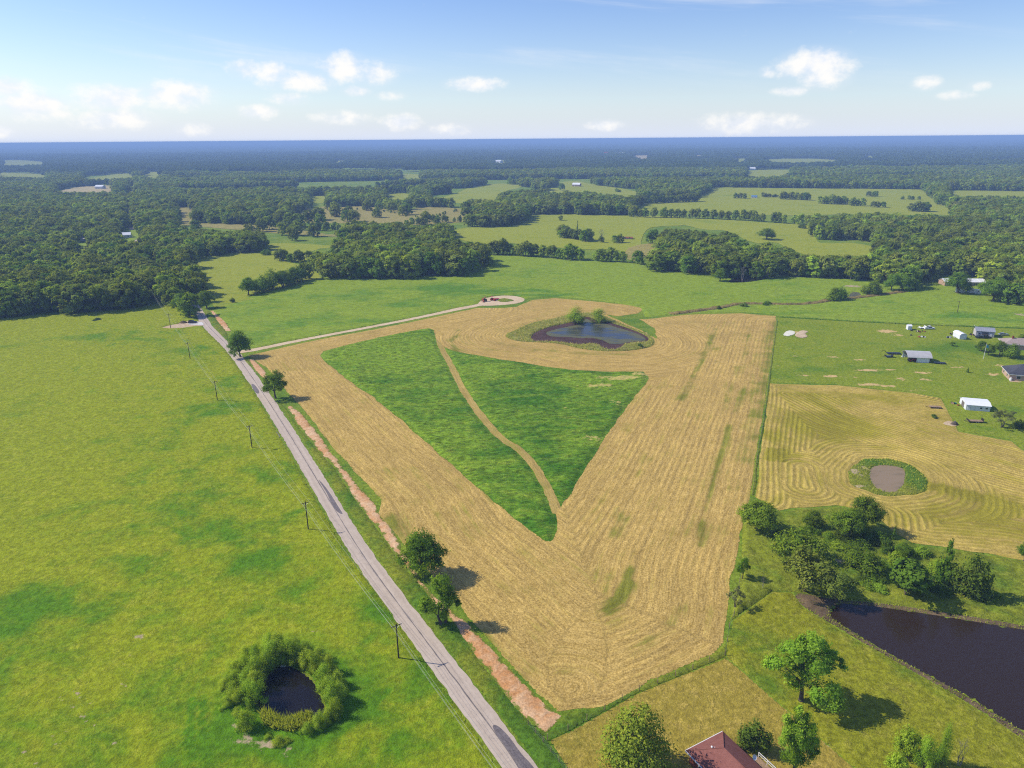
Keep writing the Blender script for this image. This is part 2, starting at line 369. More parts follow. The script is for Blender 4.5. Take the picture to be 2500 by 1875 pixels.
# ------------------------------------------------------------------ ground sheets
def sheet(name, poly, res, z, mat, relief=None, holes=(), lush=None, bare=None, guides=None, row=None, edge=2.0,
          kind='structure', label=None, cat=None, parent=None, wob=0.0, warp=1.0, edge_w=8.0):
    poly = np.asarray(poly, float); lo = poly.min(0) - res; hi = poly.max(0) + res
    nx = int((hi[0] - lo[0]) / res) + 2; ny = int((hi[1] - lo[1]) / res) + 2
    X, Y = np.meshgrid(lo[0] + np.arange(nx) * res, lo[1] + np.arange(ny) * res)
    P = np.stack([X.ravel(), Y.ravel()], 1)
    jit = (np.random.default_rng(3).random(P.shape) - .5) * res * .5
    P = P + jit
    def signed(Q):
        d, t, q = near_line(Q, poly, True); s = np.where(inside(Q, poly), d, -d)
        for h in holes:
            dh, th, qh = near_line(Q, h, True); sh = np.where(inside(Q, h), -dh, dh)
            k = sh < s; s = np.where(k, sh, s); q[k] = qh[k]
        return s, q
    S, Qn = signed(P)
    if wob: S = S + (fbm(P[:, 0], P[:, 1], wob * 4, 3, 5) - .5) * wob * 2
    idx = np.arange(nx * ny).reshape(ny, nx)
    F = np.stack([idx[:-1, :-1], idx[:-1, 1:], idx[1:, 1:], idx[1:, :-1]], 2).reshape(-1, 4)
    ins = S > 0
    keep = ins[F].sum(1) >= 2
    F = F[keep]; used = np.unique(F); out = used[~ins[used]]
    if not wob: P[out] = Qn[out]
    S[out] = 0
    remap = np.full(len(P), -1); remap[used] = np.arange(len(used)); F = remap[F]; P = P[used]; S = np.maximum(S[used], 0)
    e = smooth(S, 0, edge); Z = np.full(len(P), z)
    d = t = rowv = None
    if guides is not None:
        bd = np.full(len(P), 1e9); d = bd; t = np.zeros(len(P))
        for gi, gl in enumerate(guides):
            dd, tt, _ = near_line(P, gl, False); k = dd < bd; bd = np.where(k, dd, bd); t = np.where(k, tt + gi * 211.0, t)
        d = bd
    if row is not None:
        w, amp = row
        dn = d + (fbm(P[:, 0], P[:, 1], 34, 2, 9) - .5) * w * warp
        rowv = .5 + .5 * np.sin(dn * 2 * math.pi / w)
        rowv = np.clip(rowv * (-.15 + 1.9 * fbm(P[:, 0], P[:, 1], 22, 3, 21)) + (fbm(P[:, 0], P[:, 1], 1.6, 2, 4) - .5) * .5, 0, 1)
        Z = Z + e * amp * rowv
    if relief is not None: Z = Z + e * relief(P[:, 0], P[:, 1])
    me = mesh_np(name, np.column_stack([P, Z]), F, mat, True)
    fattr(me, 'lush', lush(P) if lush else np.zeros(len(P)))
    fattr(me, 'bare', bare(P) if bare else np.zeros(len(P)))
    fattr(me, 'edge', 1 - smooth(S, 0, edge_w))
    if d is not None: fattr(me, 'd', d); fattr(me, 't', t); fattr(me, 'row', rowv if rowv is not None else np.full(len(P), .5))
    o = obj(name, me, parent); tag(o, label, cat, None, kind)
    return o
def blobs(items, w=7.0):
    """soft patches: (photo x, y, radius along x in m, radius along y in m, strength)"""
    C = [(gp(x, y), rx, ry, k) for x, y, rx, ry, k in items]
    def f(P):
        s = np.zeros(len(P))
        P = P + np.stack([fbm(P[:, 0], P[:, 1], 14, 4, 71) - .5, fbm(P[:, 0], P[:, 1], 14, 4, 72) - .5], 1) * 2 * w
        for c, rx, ry, k in C:
            r2 = ((P[:, 0] - c[0]) / rx) ** 2 + ((P[:, 1] - c[1]) / ry) ** 2
            s = s + k * np.exp(-r2 * 1.2) if k < 0 else np.maximum(s, k * np.exp(-r2 * 1.2))
        return s
    return f
def rough(poly, amp, step=1.5, seed=1):
    """an outline with the unevenness of a mown or grown edge"""
    P = np.asarray(poly, float); Q = np.roll(P, -1, 0); out = []
    for a, c in zip(P, Q):
        n = max(int(np.hypot(*(c - a)) / step), 1); out.append(a + (c - a) * (np.arange(n) / n)[:, None])
    P = np.concatenate(out)
    return P + np.stack([fbm(P[:, 0], P[:, 1], 5, 4, seed) - .5, fbm(P[:, 0], P[:, 1], 5, 4, seed + 50) - .5], 1) * 2 * amp
def streak(P, pts, w, k):
    d, _, _ = near_line(P, gpl(pts), False); return k * np.exp(-(d / w) ** 2)
def ribbon(name, line, width, z, mat, n=3, res=4.0, **kw):
    """a strip of even width along a polyline, as a finely cut sheet"""
    L = chaikin(line, n, False); seg = np.linalg.norm(np.diff(L, axis=0), axis=1); s = np.concatenate([[0], np.cumsum(seg)])
    m = max(int(s[-1] / res), 2); u = np.linspace(0, s[-1], m)
    C = np.stack([np.interp(u, s, L[:, 0]), np.interp(u, s, L[:, 1])], 1)
    T = np.gradient(C, axis=0); T /= np.linalg.norm(T, axis=1)[:, None]; Nn = np.stack([-T[:, 1], T[:, 0]], 1)
    W = width if np.ndim(width) else np.full(m, float(width))
    W = np.interp(u / s[-1], np.linspace(0, 1, len(W)), W)
    k = 5; V = []
    for j in range(k):
        o = (j / (k - 1) - .5)
        jit = (vnoise(u * .7, u * 0 + j, 3) - .5) * .35 * (1 if j in (0, k - 1) else 0) * kw.get('rag', 1.0)
        V.append(np.column_stack([C + Nn * (o * W + jit)[:, None], np.full(m, z)]))
    V = np.stack(V, 1).reshape(-1, 3); idx = np.arange(m * k).reshape(m, k)
    F = np.stack([idx[:-1, :-1], idx[:-1, 1:], idx[1:, 1:], idx[1:, :-1]], 2).reshape(-1, 4)[:, ::-1]
    me = mesh_np(name, V, F, mat, True); cc = np.tile(np.linspace(-1, 1, k), m)
    fattr(me, 'd', (cc + 1) * np.repeat(W, k) / 2); fattr(me, 't', np.repeat(u, k)); fattr(me, 'row', np.full(m * k, .5)); fattr(me, 'lush', np.zeros(m * k)); fattr(me, 'bare', np.zeros(m * k))
    o = obj(name, me, kw.get('parent'));
    tag(o, kw.get('label'), None, None, kw.get('kind', 'structure'))
    return o

def strip_poly(L, w):
    L = chaikin(L, 2, False); T = np.gradient(L, axis=0); T /= np.linalg.norm(T, axis=1)[:, None]; Nn = np.stack([-T[:, 1], T[:, 0]], 1)
    return np.concatenate([L + Nn * w / 2, (L - Nn * w / 2)[::-1]])

# the one ground sheet that reaches the horizon
gx = np.unique(np.concatenate([np.arange(-1000, 1001, 100), [-42000, -20000, -9000, -4000, -2000, 2000, 4000, 9000, 20000, 42000]])).astype(float)
gy = np.unique(np.concatenate([np.arange(-300, 2001, 100), [-1500, 3000, 5000, 9000, 16000, 28000, 42000]])).astype(float)
XX, YY = np.meshgrid(gx, gy); gi = np.arange(XX.size).reshape(XX.shape)
me = mesh_np('ground', np.column_stack([XX.ravel(), YY.ravel(), np.zeros(XX.size)]),
             np.stack([gi[:-1, :-1], gi[:-1, 1:], gi[1:, 1:], gi[1:, :-1]], 2).reshape(-1, 4), M_ground)
fattr(me, 'lush', np.full(XX.size, .4)); fattr(me, 'bare', np.zeros(XX.size))
tag(obj('ground', me), kind='structure')

# ---- road: edges surveyed on both sides
ROAD_C = [gp(*p) for p in [(1368, 2010), (1269, 1875), (1083.5, 1624.7), (940, 1434.9), (867, 1330), (786, 1193.7), (706, 1060.7), (633, 946.8), (566, 851.9), (503.5, 795), (484, 757), (440, 705), (352, 640), (318, 560), (311, 470)]]
ROAD_W = 5.1
def road_mat():
    m, g = new_mat('worn_asphalt'); p = g.pos(); d = g.attr('d'); t = g.attr('t')
    fine = g.noise(p, 9.0, 4.0, .7); mid = g.noise(p, .5, 5.0, .65)
    v = g.n('ShaderNodeCombineXYZ', {0: g.m('MULTIPLY', d, 1.1), 1: g.m('MULTIPLY', t, .02), 2: 0.0}).outputs[0]
    lane = g.noise(v, 1.0, 3.0, .5)
    c = g.mix(g.rng(g.m('ADD', g.m('MULTIPLY', lane, .6), g.m('MULTIPLY', mid, .4)), .35, .68), rgb(.435, .352, .272), rgb(.535, .442, .348))
    crack = g.rng(g.m('ABSOLUTE', g.m('SUBTRACT', g.noise(p, .35, 5.0, .7, .8), .5)), .012, .002)
    c = g.mix(g.m('MULTIPLY', crack, .35), c, rgb(.17, .145, .13))
    br = g.m('ADD', .86, g.m('MULTIPLY', fine, .28))
    c = g.mix(1.0, c, g.n('ShaderNodeCombineXYZ', {0: br, 1: br, 2: br}).outputs[0], 'MULTIPLY')
    finish(g, c, .85, .2, fine, .02, .5); return m
M_road = road_mat()
road = ribbon('road', ROAD_C, ROAD_W, .06, M_road, res=1.5, rag=1.3)
M_patch = soil('tar_patch', (.145, .125, .125), (.20, .175, .17), .5, .01)
M_seam = soil('tar_seam', (.15, .13, .12), (.24, .21, .19), .6, .01)
RC = np.array(ROAD_C)
seam = ribbon('tar_seam', [c + np.array([.12, .07]) for c in ROAD_C[:11]], .22, .068, M_seam, res=2.0, parent=road, kind=None, rag=.5)
for pts in [zz(8, (556, 623), (585, 628), (622, 684), (590, 690)), zz(8, (703, 921), (725, 930), (750, 962), (742, 985)),
            zz(8, (986, 1232), (1030, 1275), (1080, 1345), (1125, 1420), (1158, 1470), (1112, 1450), (1075, 1390), (1050, 1330), (1015, 1275)),
            zz(6, (970, 1388), (1010, 1380), (1090, 1460), (1165, 1570), (1235, 1640), (1290, 1720), (1180, 1720), (1110, 1600), (1040, 1500))]:
    P = chaikin(gpl(pts), 2); me = bpy.data.meshes.new('tar_patch'); me.from_pydata([(x, y, .066) for x, y in P], [], [tuple(range(len(P)))]); me.materials.append(M_patch)
    obj('tar_patch', me, road)

# ---- red dirt strip beside the road (three lengths), under the roadside trees
DIRT1 = zz(6, (1320, 1452), (1420, 1325), (1340, 1265), (1215, 1150), (1000, 920), (860, 770), (740, 660), (620, 560), (530, 460), (430, 330), (385, 240)) + \
        zz(8, (1530, 1640), (1400, 1480), (1325, 1360), (1215, 1250), (1060, 1040), (960, 905), (885, 820), (815, 765), (790, 772), (850, 870), (920, 960), (985, 1040), (1100, 1160), (1180, 1285), (1250, 1390), (1440, 1640)) + \
        zz(6, (335, 255), (430, 380), (560, 530), (680, 680), (770, 775), (870, 925), (1130, 1265))
def lumpy(a, s, seed): return lambda x, y: a * fbm(x, y, s, 4, seed)
dirt = sheet('dirt_strip', rough(gpl(DIRT1), .75, 1.0, 41), .45, .035, M_red, lumpy(.22, 1.8, 2), edge=1.2, edge_w=1.6)
sheet('dirt_strip', gpl(zz(8, (545, 470), (575, 465), (650, 540), (665, 585), (640, 590), (595, 545))), .5, .035, M_red, lumpy(.2, 1.8, 3), edge=1.0, edge_w=.9)
sheet('dirt_strip', gpl(zz(8, (298, 155), (345, 153), (395, 225), (432, 285), (395, 285), (340, 215))), .6, .035, M_red, lumpy(.2, 1.8, 4), edge=1.0, edge_w=.9)

# ---- gravel drive with turning loop
DRIVE = zz('f', (1540, 1300), (1640, 1330), (1800, 1310), (2120, 1255)) + zz(8, (800, 360), (1000, 321), (1400, 246), (1700, 186), (1900, 141)) + zz('e', (250, 276), (360, 250))
drive = ribbon('gravel_drive', gpl(DRIVE), [5.5, 4.2, 4.0, 4.2, 4.6, 6.5], .05, M_gravel, res=1.5, rag=1.6)
LOOP = zz('e', (340, 258), (352, 228), (400, 192), (500, 172), (600, 163), (720, 170), (786, 190), (795, 208), (770, 228), (700, 245), (560, 258), (420, 264))
ISLE = zz('e', (522, 210), (560, 196), (592, 189), (650, 198), (700, 211), (650, 222), (600, 229), (555, 224))
sheet('gravel_turnaround', chaikin(gpl(LOOP), 1), .9, .056, M_gravel, holes=[chaikin(gpl(ISLE), 1)], edge=1.0)

sheet('turnaround_island', chaikin(gpl(ISLE), 1), .8, .05, M_verge, lumpy(.5, 1.5, 5), edge=.6)

# ---- the ponds
POND_NEAR = chaikin(gpl(zz('i', (660, 960), (690, 760), (760, 640), (880, 560), (1000, 560), (1120, 610), (1250, 700), (1330, 860), (1400, 1040), (1330, 1120), (1150, 1160), (950, 1190), (780, 1120), (700, 1060))), 2)
ringc = POND_NEAR.mean(0)
POND_MID_W = chaikin(gpl(zz('e', (985, 525), (1070, 495), (1190, 470), (1330, 440), (1360, 405), (1385, 388), (1425, 400), (1450, 430), (1560, 430), (1700, 478), (1850, 520), (1960, 572), (1960, 600), (1800, 610), (1720, 635), (1610, 632), (1550, 592), (1450, 570), (1350, 577), (1200, 562), (1050, 562))), 2)
POND_MID_MUD = chaikin(gpl(zz('e', (845, 545), (1000, 472), (1180, 437), (1330, 400), (1375, 368), (1440, 380), (1600, 420), (1750, 465), (1900, 520), (1985, 565), (1995, 612), (1760, 620), (1715, 682), (1590, 688), (1530, 652), (1450, 620), (1350, 642), (1200, 622), (1050, 602), (870, 612))), 2)
POND_MID_VEG = chaikin(gpl(zz('e', (585, 552), (700, 500), (850, 430), (1000, 398), (1100, 385), (1200, 350), (1330, 330), (1480, 335), (1620, 385), (1760, 450), (1960, 525), (2060, 600), (2035, 655), (1850, 695), (1600, 705), (1480, 698), (1300, 672), (1130, 625), (900, 615), (700, 605))), 2)
POND_R_W = chaikin(gpl(zz('c', (665, 1010), (720, 970), (800, 962), (960, 980), (1025, 1015), (1025, 1100), (1005, 1180), (930, 1238), (820, 1238), (720, 1190), (665, 1100))), 2)
POND_R_RING = chaikin(gpl(zz('c', (450, 1050), (540, 935), (700, 888), (950, 910), (1130, 990), (1240, 1080), (1252, 1180), (1200, 1245), (1000, 1275), (780, 1275), (600, 1210), (480, 1160))), 2)
POND_R_RING = rough(POND_R_RING, 1.0, 1.0, 9)
POND_B = np.concatenate([gpl(zz(5, (985, 600), (1150, 608), (1400, 640), (1800, 702), (2212, 772), (2480, 820))), gpl(zz(5, (2700, 1150), (2480, 1620), (2212, 1432), (2000, 1292), (1800, 1172), (1500, 1012), (1200, 842), (1040, 740), (955, 685)))])
POND_B = chaikin(POND_B, 2)
POND_B_BANK = np.concatenate([gpl(zz(5, (720, 530), (850, 545), (1000, 575), (1160, 585), (1420, 615), (1800, 672), (2212, 742), (2500, 790))), gpl(zz(5, (2780, 1150), (2520, 1700), (2212, 1478), (2000, 1335), (1800, 1208), (1500, 1040), (1200, 868), (1020, 760), (900, 690), (790, 625)))])
POND_B_BANK = chaikin(POND_B_BANK, 1)
POND_CREEK = chaikin(gpl(zz(3, (1085, 1120), (1095, 1092), (1130, 1085), (1165, 1095), (1160, 1125), (1120, 1135))), 2)
POND_FAR = chaikin(gpl(zz(3, (300, 1012), (420, 985), (540, 980), (560, 1005), (430, 1025), (330, 1028))), 1)
M_w_near = water_mat('dark_pond_water', (.012, .010, .010), .05, 2.0, .03)
M_w_mid = water_mat('weedy_pond_water', (.040, .042, .044), .14, 1.2, .06, (.130, .130, .050), .345)
M_w_r = water_mat('muddy_pond_water', (.265, .190, .105), .40, 1.0, .05, (.15, .125, .085), .50)
M_w_b = water_mat('brown_pond_water', (.030, .019, .013), .14, 2.2, .10)
def pond(name, poly, res, z, mat): return sheet(name, poly, res, z, mat)
pond('pond_water', POND_NEAR, 1.0, .03, M_w_near); pond('pond_water', POND_MID_W, 1.0, .05, M_w_mid); pond('pond_water', POND_R_W, 1.0, .03, M_w_r)
pond('pond_water', POND_B, 1.2, .03, M_w_b); pond('pond_water', POND_CREEK, 1.0, .05, M_w_mid); pond('pond_water', POND_FAR, 1.5, .06, M_w_near)
sheet('pond_bank', POND_MID_MUD, .8, .035, M_mud, lumpy(.10, 2.5, 8), holes=[POND_MID_W], edge=2.5)
sheet('pond_bank', POND_B_BANK, .6, .04, M_bank, lumpy(.9, 3.0, 9), holes=[POND_B], edge=1.8)

# ---- fields
def gpoly(*parts): return np.concatenate([gpl(p) for p in parts])
HAY_OUT = gpoly(zz(0, (606, 868), (700, 846), (780, 829), (931, 801), (1045, 778), (1121, 761), (1165, 752), (1225, 752), (1262, 749), (1285, 738)),
                zz('D', (1150, 648), (1200, 644), (1290, 652), (1360, 659), (1390, 667), (1378, 677), (1335, 683), (1290, 676)),
                zz('e', (1600, 355), (1780, 440), (1930, 505), (2075, 590), (2040, 480), (1930, 410), (1890, 392)),
                zz('D', (1400, 689), (1480, 680), (1600, 677), (1676, 683)), zz(4, (622, 20), (590, 250), (566, 400), (530, 650), (492, 850), (455, 1100), (392, 1400), (325, 1659)),
                zz(5, (300, 700), (285, 860), (210, 920), (0, 1010)), zz(6, (2000, 1090), (1700, 1255), (1440, 1300), (1400, 1300), (1260, 1170), (1050, 940), (900, 770), (770, 620), (640, 470), (500, 330), (400, 200), (250, 30)),
                zz(8, (1400, 1370), (1250, 1220), (1100, 1050), (950, 850), (870, 760), (740, 620), (660, 520)))
MEADOW = gpoly(zz(8, (985, 425), (1050, 500), (1200, 610), (1400, 750), (1600, 920), (1850, 1150), (2212, 1450)), zz(6, (1200, 110), (1345, 218), (1388, 180), (1397, 100), (1385, 0)),
               zz('D', (1215, 1095), (1260, 1020), (1310, 940), (1360, 870), (1417, 803)), zz(2, (1700, 1600), (1400, 1580), (1100, 1530), (850, 1490), (680, 1455), (620, 1390), (606, 1315), (450, 1340), (200, 1390), (0, 1440)))
TRACK = zz(8, (1752, 280), (1780, 390), (1840, 490), (1900, 620), (1960, 720), (2060, 860), (2170, 980)) + zz('D', (1130, 975), (1170, 1030), (1195, 1080), (1204, 1110))
HAY_GUIDES = [gpoly(zz(8, (600, 470), (740, 650), (870, 790), (1100, 1080), (1400, 1400)), zz(6, (400, 250), (770, 640), (1050, 960), (1400, 1310))),
              gpoly(zz(6, (1400, 1320), (1700, 1280), (2212, 1050)), zz(5, (290, 900),)), gpoly(zz(5, (300, 860), (330, 690)), zz(4, (325, 1659), (455, 1100), (530, 650), (622, 20))),
              gpoly(zz(0, (590, 872), (780, 832), (1045, 780), (1165, 755))), np.concatenate([POND_MID_VEG, POND_MID_VEG[:1]]),
              gpl(zz(6, (1450, 1130), (1475, 1160), (1500, 1140)))]
mead_s = rough(chaikin(MEADOW, 1), .9, 1.5, 3)
hay_green = [(zz(6, (1720, 650), (1790, 580), (1860, 470)), 1.6, 1.3), (zz(6, (1850, 440), (1880, 370)), 1.2, 1.0), (zz(4, (420, 430), (370, 560), (310, 700), (270, 850), (220, 1020), (150, 1250), (130, 1450)), 1.3, .85),
             (zz(4, (230, 60), (140, 260), (60, 430), (0, 520)), 1.7, .9), (zz(4, (620, 20), (560, 420), (480, 900)), 5.0, .8), (zz(4, (450, 60), (420, 230), (330, 420), (240, 700)), 1.3, .45), (zz(6, (1500, 1040), (1450, 1060)), 2.0, .8),
             (zz(6, (2212, 620), (2100, 760), (1980, 860), (1880, 940)), 1.6, .6), (zz(8, (860, 790), (960, 940), (1120, 1130), (1320, 1380)), 2.6, .55), (zz('e', (130, 700), (90, 600), (160, 500)), 2.0, .8), (zz('e', (500, 620), (900, 690), (1300, 720), (1800, 730)), 3.0, .5),
             (zz(6, (330, 60), (430, 180)), 3.0, .8), (zz(6, (920, 800), (1100, 1010), (1250, 1180)), 1.6, .7), (zz(8, (600, 470), (700, 500)), 4.0, .5), (zz(6, (1780, 0), (1820, 60), (1760, 170)), 2.0, .6)]
def hay_lush(P):
    s = np.zeros(len(P))
    for pts, w, k in hay_green: s = np.maximum(s, streak(P, pts, w, k))
    return s * (.45 + .55 * smooth(fbm(P[:, 0], P[:, 1], 7, 3, 61), .3, .7)) * .48 - .10
HAY_OUT = rough(HAY_OUT, .8, 2.0, 5)
sheet('hay_field', HAY_OUT, .7, .04, M_hay, lumpy(.10, 2.0, 12), holes=[mead_s, POND_MID_VEG], guides=HAY_GUIDES, row=(1.9, .07), warp=.5, lush=hay_lush, edge=1.5)
sheet('uncut_meadow', mead_s, .5, .05, M_meadow, lambda x, y: .05 + .85 * fbm(x * .55 + y * .25, y * 1.25 - x * .3, 1.6, 4, 31) * (.5 + fbm(x, y, 12, 2, 6)),
      holes=[rough(strip_poly(gpl(TRACK), 3.0), .5, .8, 33)], lush=lambda P: .35 + .25 * smooth(P[:, 0], -20, 15) + blobs([(1500, 935, 22, 9, -.9), (1420, 925, 10, 5, -.4), (1440, 1075, 12, 8, -.5), (980, 850, 40, 22, -.45)])(P), edge=2.6, bare=lambda P: blobs([(1520, 925, 16, 5, .75), (1460, 945, 12, 4, .6), (1570, 915, 8, 4, .75), (1445, 1070, 5, 4, .65), (1510, 985, 4, 6, .55), (1380, 1000, 5, 2, .45)], 2.0)(P))
ribbon('meadow_track', gpl(TRACK), [3.0, 3.4, 3.6, 3.6, 3.4], .045, M_track, res=.8, rag=3.0)
sheet('pond_margin', POND_MID_VEG, .6, .05, grass('rank_pond_grass', (.185, .200, .030), (.115, .165, .018), (.42, .34, .13), .5, .5, .5, .6), lumpy(.9, 2.2, 33), holes=[POND_MID_MUD], lush=lambda P: smooth(P[:, 0], 60, 110) * .9, edge=1.2)

# the big pasture on the far side of the road
road_left = [gp(*p) for p in [(1218, 1875), (1046, 1624.7), (908, 1434.9), (834, 1330), (756, 1193.7), (680, 1060.7), (614, 946.8), (549, 851.9), (491, 795), (470, 762)]]
PASTURE = np.array([gp(1330, 2040)] + road_left + [gp(*p) for p in zz(1, (1180, 1190), (1000, 1165), (800, 1195), (500, 1225), (250, 1235), (0, 1262), (-420, 1290))] + [gp(-900, 1300), gp(-500, 2040)])
POND_NEAR_RING = chaikin(gpl(zz('i', (180, 1000), (160, 700), (330, 460), (620, 250), (960, 180), (1250, 250), (1560, 430), (1720, 700), (1760, 1000), (1600, 1240), (1300, 1400), (900, 1440), (520, 1300), (300, 1130))), 2)
POND_NEAR_IN = rough(ringc + (POND_NEAR - ringc) * 1.04, .5, .8, 8)
APRON = gpl(zz('f', (945, 700), (975, 790), (780, 800), (560, 835), (300, 845), (120, 830), (260, 790), (480, 745), (620, 700), (750, 690), (860, 705)))
past_l = blobs([(90, 1490, 22, 8, 1.0), (180, 1450, 18, 5, .75), (0, 1545, 18, 7, 1.0), (330, 1395, 16, 6, .55), (630, 1360, 12, 8, .9), (560, 1330, 16, 5, .6), (700, 1400, 10, 8, .6), (880, 1700, 10, 9, .6), (940, 1500, 6, 14, .5),
                (660, 1180, 9, 6, .65), (690, 1150, 6, 5, .8), (450, 860, 26, 24, .7), (560, 940, 10, 16, .55), (520, 1000, 14, 12, .4), (60, 1800, 30, 8, .35), (700, 1290, 8, 20, .4), (280, 830, 26, 12, .45), (800, 1350, 6, 20, .5), (20, 1620, 14, 8, .4)])
past_b = blobs([(300, 1610, 5, 3, .42), (350, 1555, 6, 2, .45), (190, 1635, 6, 2, .38), (60, 1255, 8, 3, .35), (690, 1830, 11, 2.0, .40), (610, 1808, 6, 1.6, .6), (585, 1775, 2.5, 2.5, .6), (660, 1815, 5, 1.2, .6), (780, 1545, 4, 1.2, .42), (550, 905, 6, 5, .3)], 1.0)
def past_bare(P):
    s = past_b(P)
    for pts, k in [(zz(7, (690, 1010), (800, 1100)), .52), (zz(7, (320, 1090), (470, 1220), (700, 1420)), .52), (zz(7, (420, 1070), (540, 1180)), .52), (zz(7, (300, 1360), (460, 1520)), .52), (zz(7, (80, 1400), (240, 1548)), .52), (zz(7, (380, 1320), (540, 1470)), .52)]:
        s = np.maximum(s, streak(P, pts, .6, k))
    return s
def past_tracks(P):
    s = np.zeros(len(P))
    for pts in (zz(1, (-60, 1395), (200, 1372), (450, 1345), (720, 1328)), zz(1, (460, 1600), (620, 1500), (720, 1420), (860, 1345)), zz('f', (60, 900), (420, 1010), (700, 1120), (1250, 1390)), zz('f', (430, 900), (560, 1040), (700, 1200)), zz(7, (1190, 1140), (1170, 1300), (1200, 1500)), zz(7, (2000, 1330), (2180, 1230), (2300, 1100))):
        L = np.array(pts)
        for o in (-.9, .9):
            d, _, _ = near_line(P, chaikin(gpl(pts), 2, False) + np.array([o, o * .4]), False); s = np.maximum(s, np.exp(-(d / .45) ** 2))
    return s * smooth(fbm(P[:, 0], P[:, 1], 9, 3, 14), .25, .6)
sheet('pasture', PASTURE, .85, .04, M_pasture, lambda x, y: .12 + .42 * fbm(x * .7 + y * .3, y * 1.1 - x * .2, 2.0, 4, 41), holes=[POND_NEAR_IN, APRON], lush=lambda P: np.maximum(past_l(P), 1.1 * np.exp(-(np.maximum(near_line(P, POND_NEAR, True)[0] - 3, 0) / 4.5) ** 2)) * .85 + .9 * (fbm(P[:, 0] + 25 * fbm(P[:, 0], P[:, 1], 40, 2, 3), P[:, 1] + 25 * fbm(P[:, 0], P[:, 1], 40, 2, 4), 38, 4, 91) - .45) + .35 * smooth(-P[:, 1], -190, -90) + .7 * past_tracks(P), bare=past_bare, edge=1.2)
apron = sheet('driveway_apron', APRON, .7, .045, M_tan, lumpy(.12, 2.5, 44), edge=1.0)
sheet('concrete_drive', gpl(zz('f', (948, 720), (985, 785), (800, 780), (620, 765), (700, 735), (850, 715))), .8, .20, M_concrete)

# the verge between road and dirt, the far meadow, the other fields
road_right = [gp(*p) for p in [(1322, 1875), (1124, 1624.7), (974, 1434.9), (902, 1330), (818, 1193.7), (734, 1060.7), (653, 946.8), (580, 860), (516, 795), (500, 760)]]
VERGE = np.array([gp(1400, 1980)] + road_right + [gp(*p) for p in zz('f', (1080, 490), (1300, 760), (1440, 930), (1540, 1250), (1700, 1430))] +
                 [gp(*p) for p in zz(8, (540, 470), (620, 600), (700, 700), (785, 780), (850, 880), (920, 970), (980, 1045), (1095, 1165), (1175, 1290), (1245, 1395), (1435, 1645))] +
                 [gp(*p) for p in zz(6, (330, 260), (425, 385), (555, 535), (675, 685), (765, 780), (865, 930), (1125, 1270), (1300, 1445), (1330, 1480), (1380, 1560), (1480, 1690), (1640, 1900))])
sheet('road_verge', VERGE, .6, .035, M_verge, lumpy(.5, 1.5, 51), lush=lambda P: fbm(P[:, 0], P[:, 1], 9, 2, 3), edge=1.0)
FARMEAD = gpoly(zz('f', (1120, 470), (1300, 420), (1600, 330), (2000, 240)), zz(1, (1560, 1130), (1990, 1010)), zz(2, (-20, 985), (100, 1000), (350, 1005), (560, 985), (800, 985), (930, 945), (950, 850), (1200, 860), (1430, 880), (1660, 890), (1840, 900), (1950, 910), (2000, 945), (2212, 965)),
                zz(3, (200, 990), (320, 1000), (600, 1000), (720, 990), (1080, 1005), (1300, 1030), (1500, 1060), (1650, 1045), (1760, 1095), (1960, 1110), (2050, 1140), (2400, 1200)),
                zz(3, (2500, 1330), (2212, 1320), (1900, 1310), (1400, 1290), (1000, 1268), (640, 1248)), zz('D', (1676, 680), (1600, 674), (1480, 677), (1395, 686), (1383, 664), (1290, 649), (1200, 641), (1140, 645)),
                zz('e', (800, 208), (786, 188), (720, 167), (600, 160), (500, 169), (400, 189), (350, 226), (335, 250), (240, 268)), zz(8, (1895, 133), (1700, 178), (1400, 237), (1000, 312), (800, 350), (570, 400)), zz('f', (1620, 1260), (1540, 1080), (1560, 900), (1440, 750), (1200, 560)))
CREEK = zz(3, (-60, 1228), (60, 1215), (180, 1200), (280, 1185), (360, 1165), (520, 1162), (700, 1168), (850, 1162), (940, 1145), (1050, 1132), (1180, 1120), (1330, 1100), (1440, 1085))
farm_l = blobs([(1080, 705, 30, 18, .8), (1250, 712, 40, 9, .8), (1330, 722, 30, 8, .7), (900, 720, 30, 30, .6), (1000, 740, 30, 14, .6), (720, 790, 30, 25, .5), (640, 820, 20, 18, .6), (1560, 700, 60, 30, -.3), (1800, 700, 50, 20, -.3), (2360, 770, 30, 8, .5), (1930, 765, 60, 6, .3), (1500, 650, 60, 40, -.2)])
sheet('far_meadow', FARMEAD, 1.5, .03, M_farmeadow, holes=[POND_CREEK, POND_FAR, strip_poly(gpl(CREEK), 4.0)], relief= lambda x, y: .1 + .5 * fbm(x * .5, y, 3.0, 3, 61), lush=lambda P: farm_l(P) + .1,
      bare=lambda P: np.maximum(streak(P, CREEK, 2.2, .55), blobs([(2492, 770, 4, 5, .7), (1860, 690, 12, 4, .4), (2085, 700, 10, 6, .7)], 1.5)(P)), edge=2.0)
LAWN = gpoly(zz(3, (632, 1250), (1000, 1272), (1400, 1294), (1900, 1314), (2212, 1324), (2500, 1334)), zz(4, (2700, 700), (2400, 880), (2212, 835), (2130, 775), (1800, 715), (1750, 640), (1680, 498), (1500, 468), (1000, 418), (580, 404), (590, 250)))
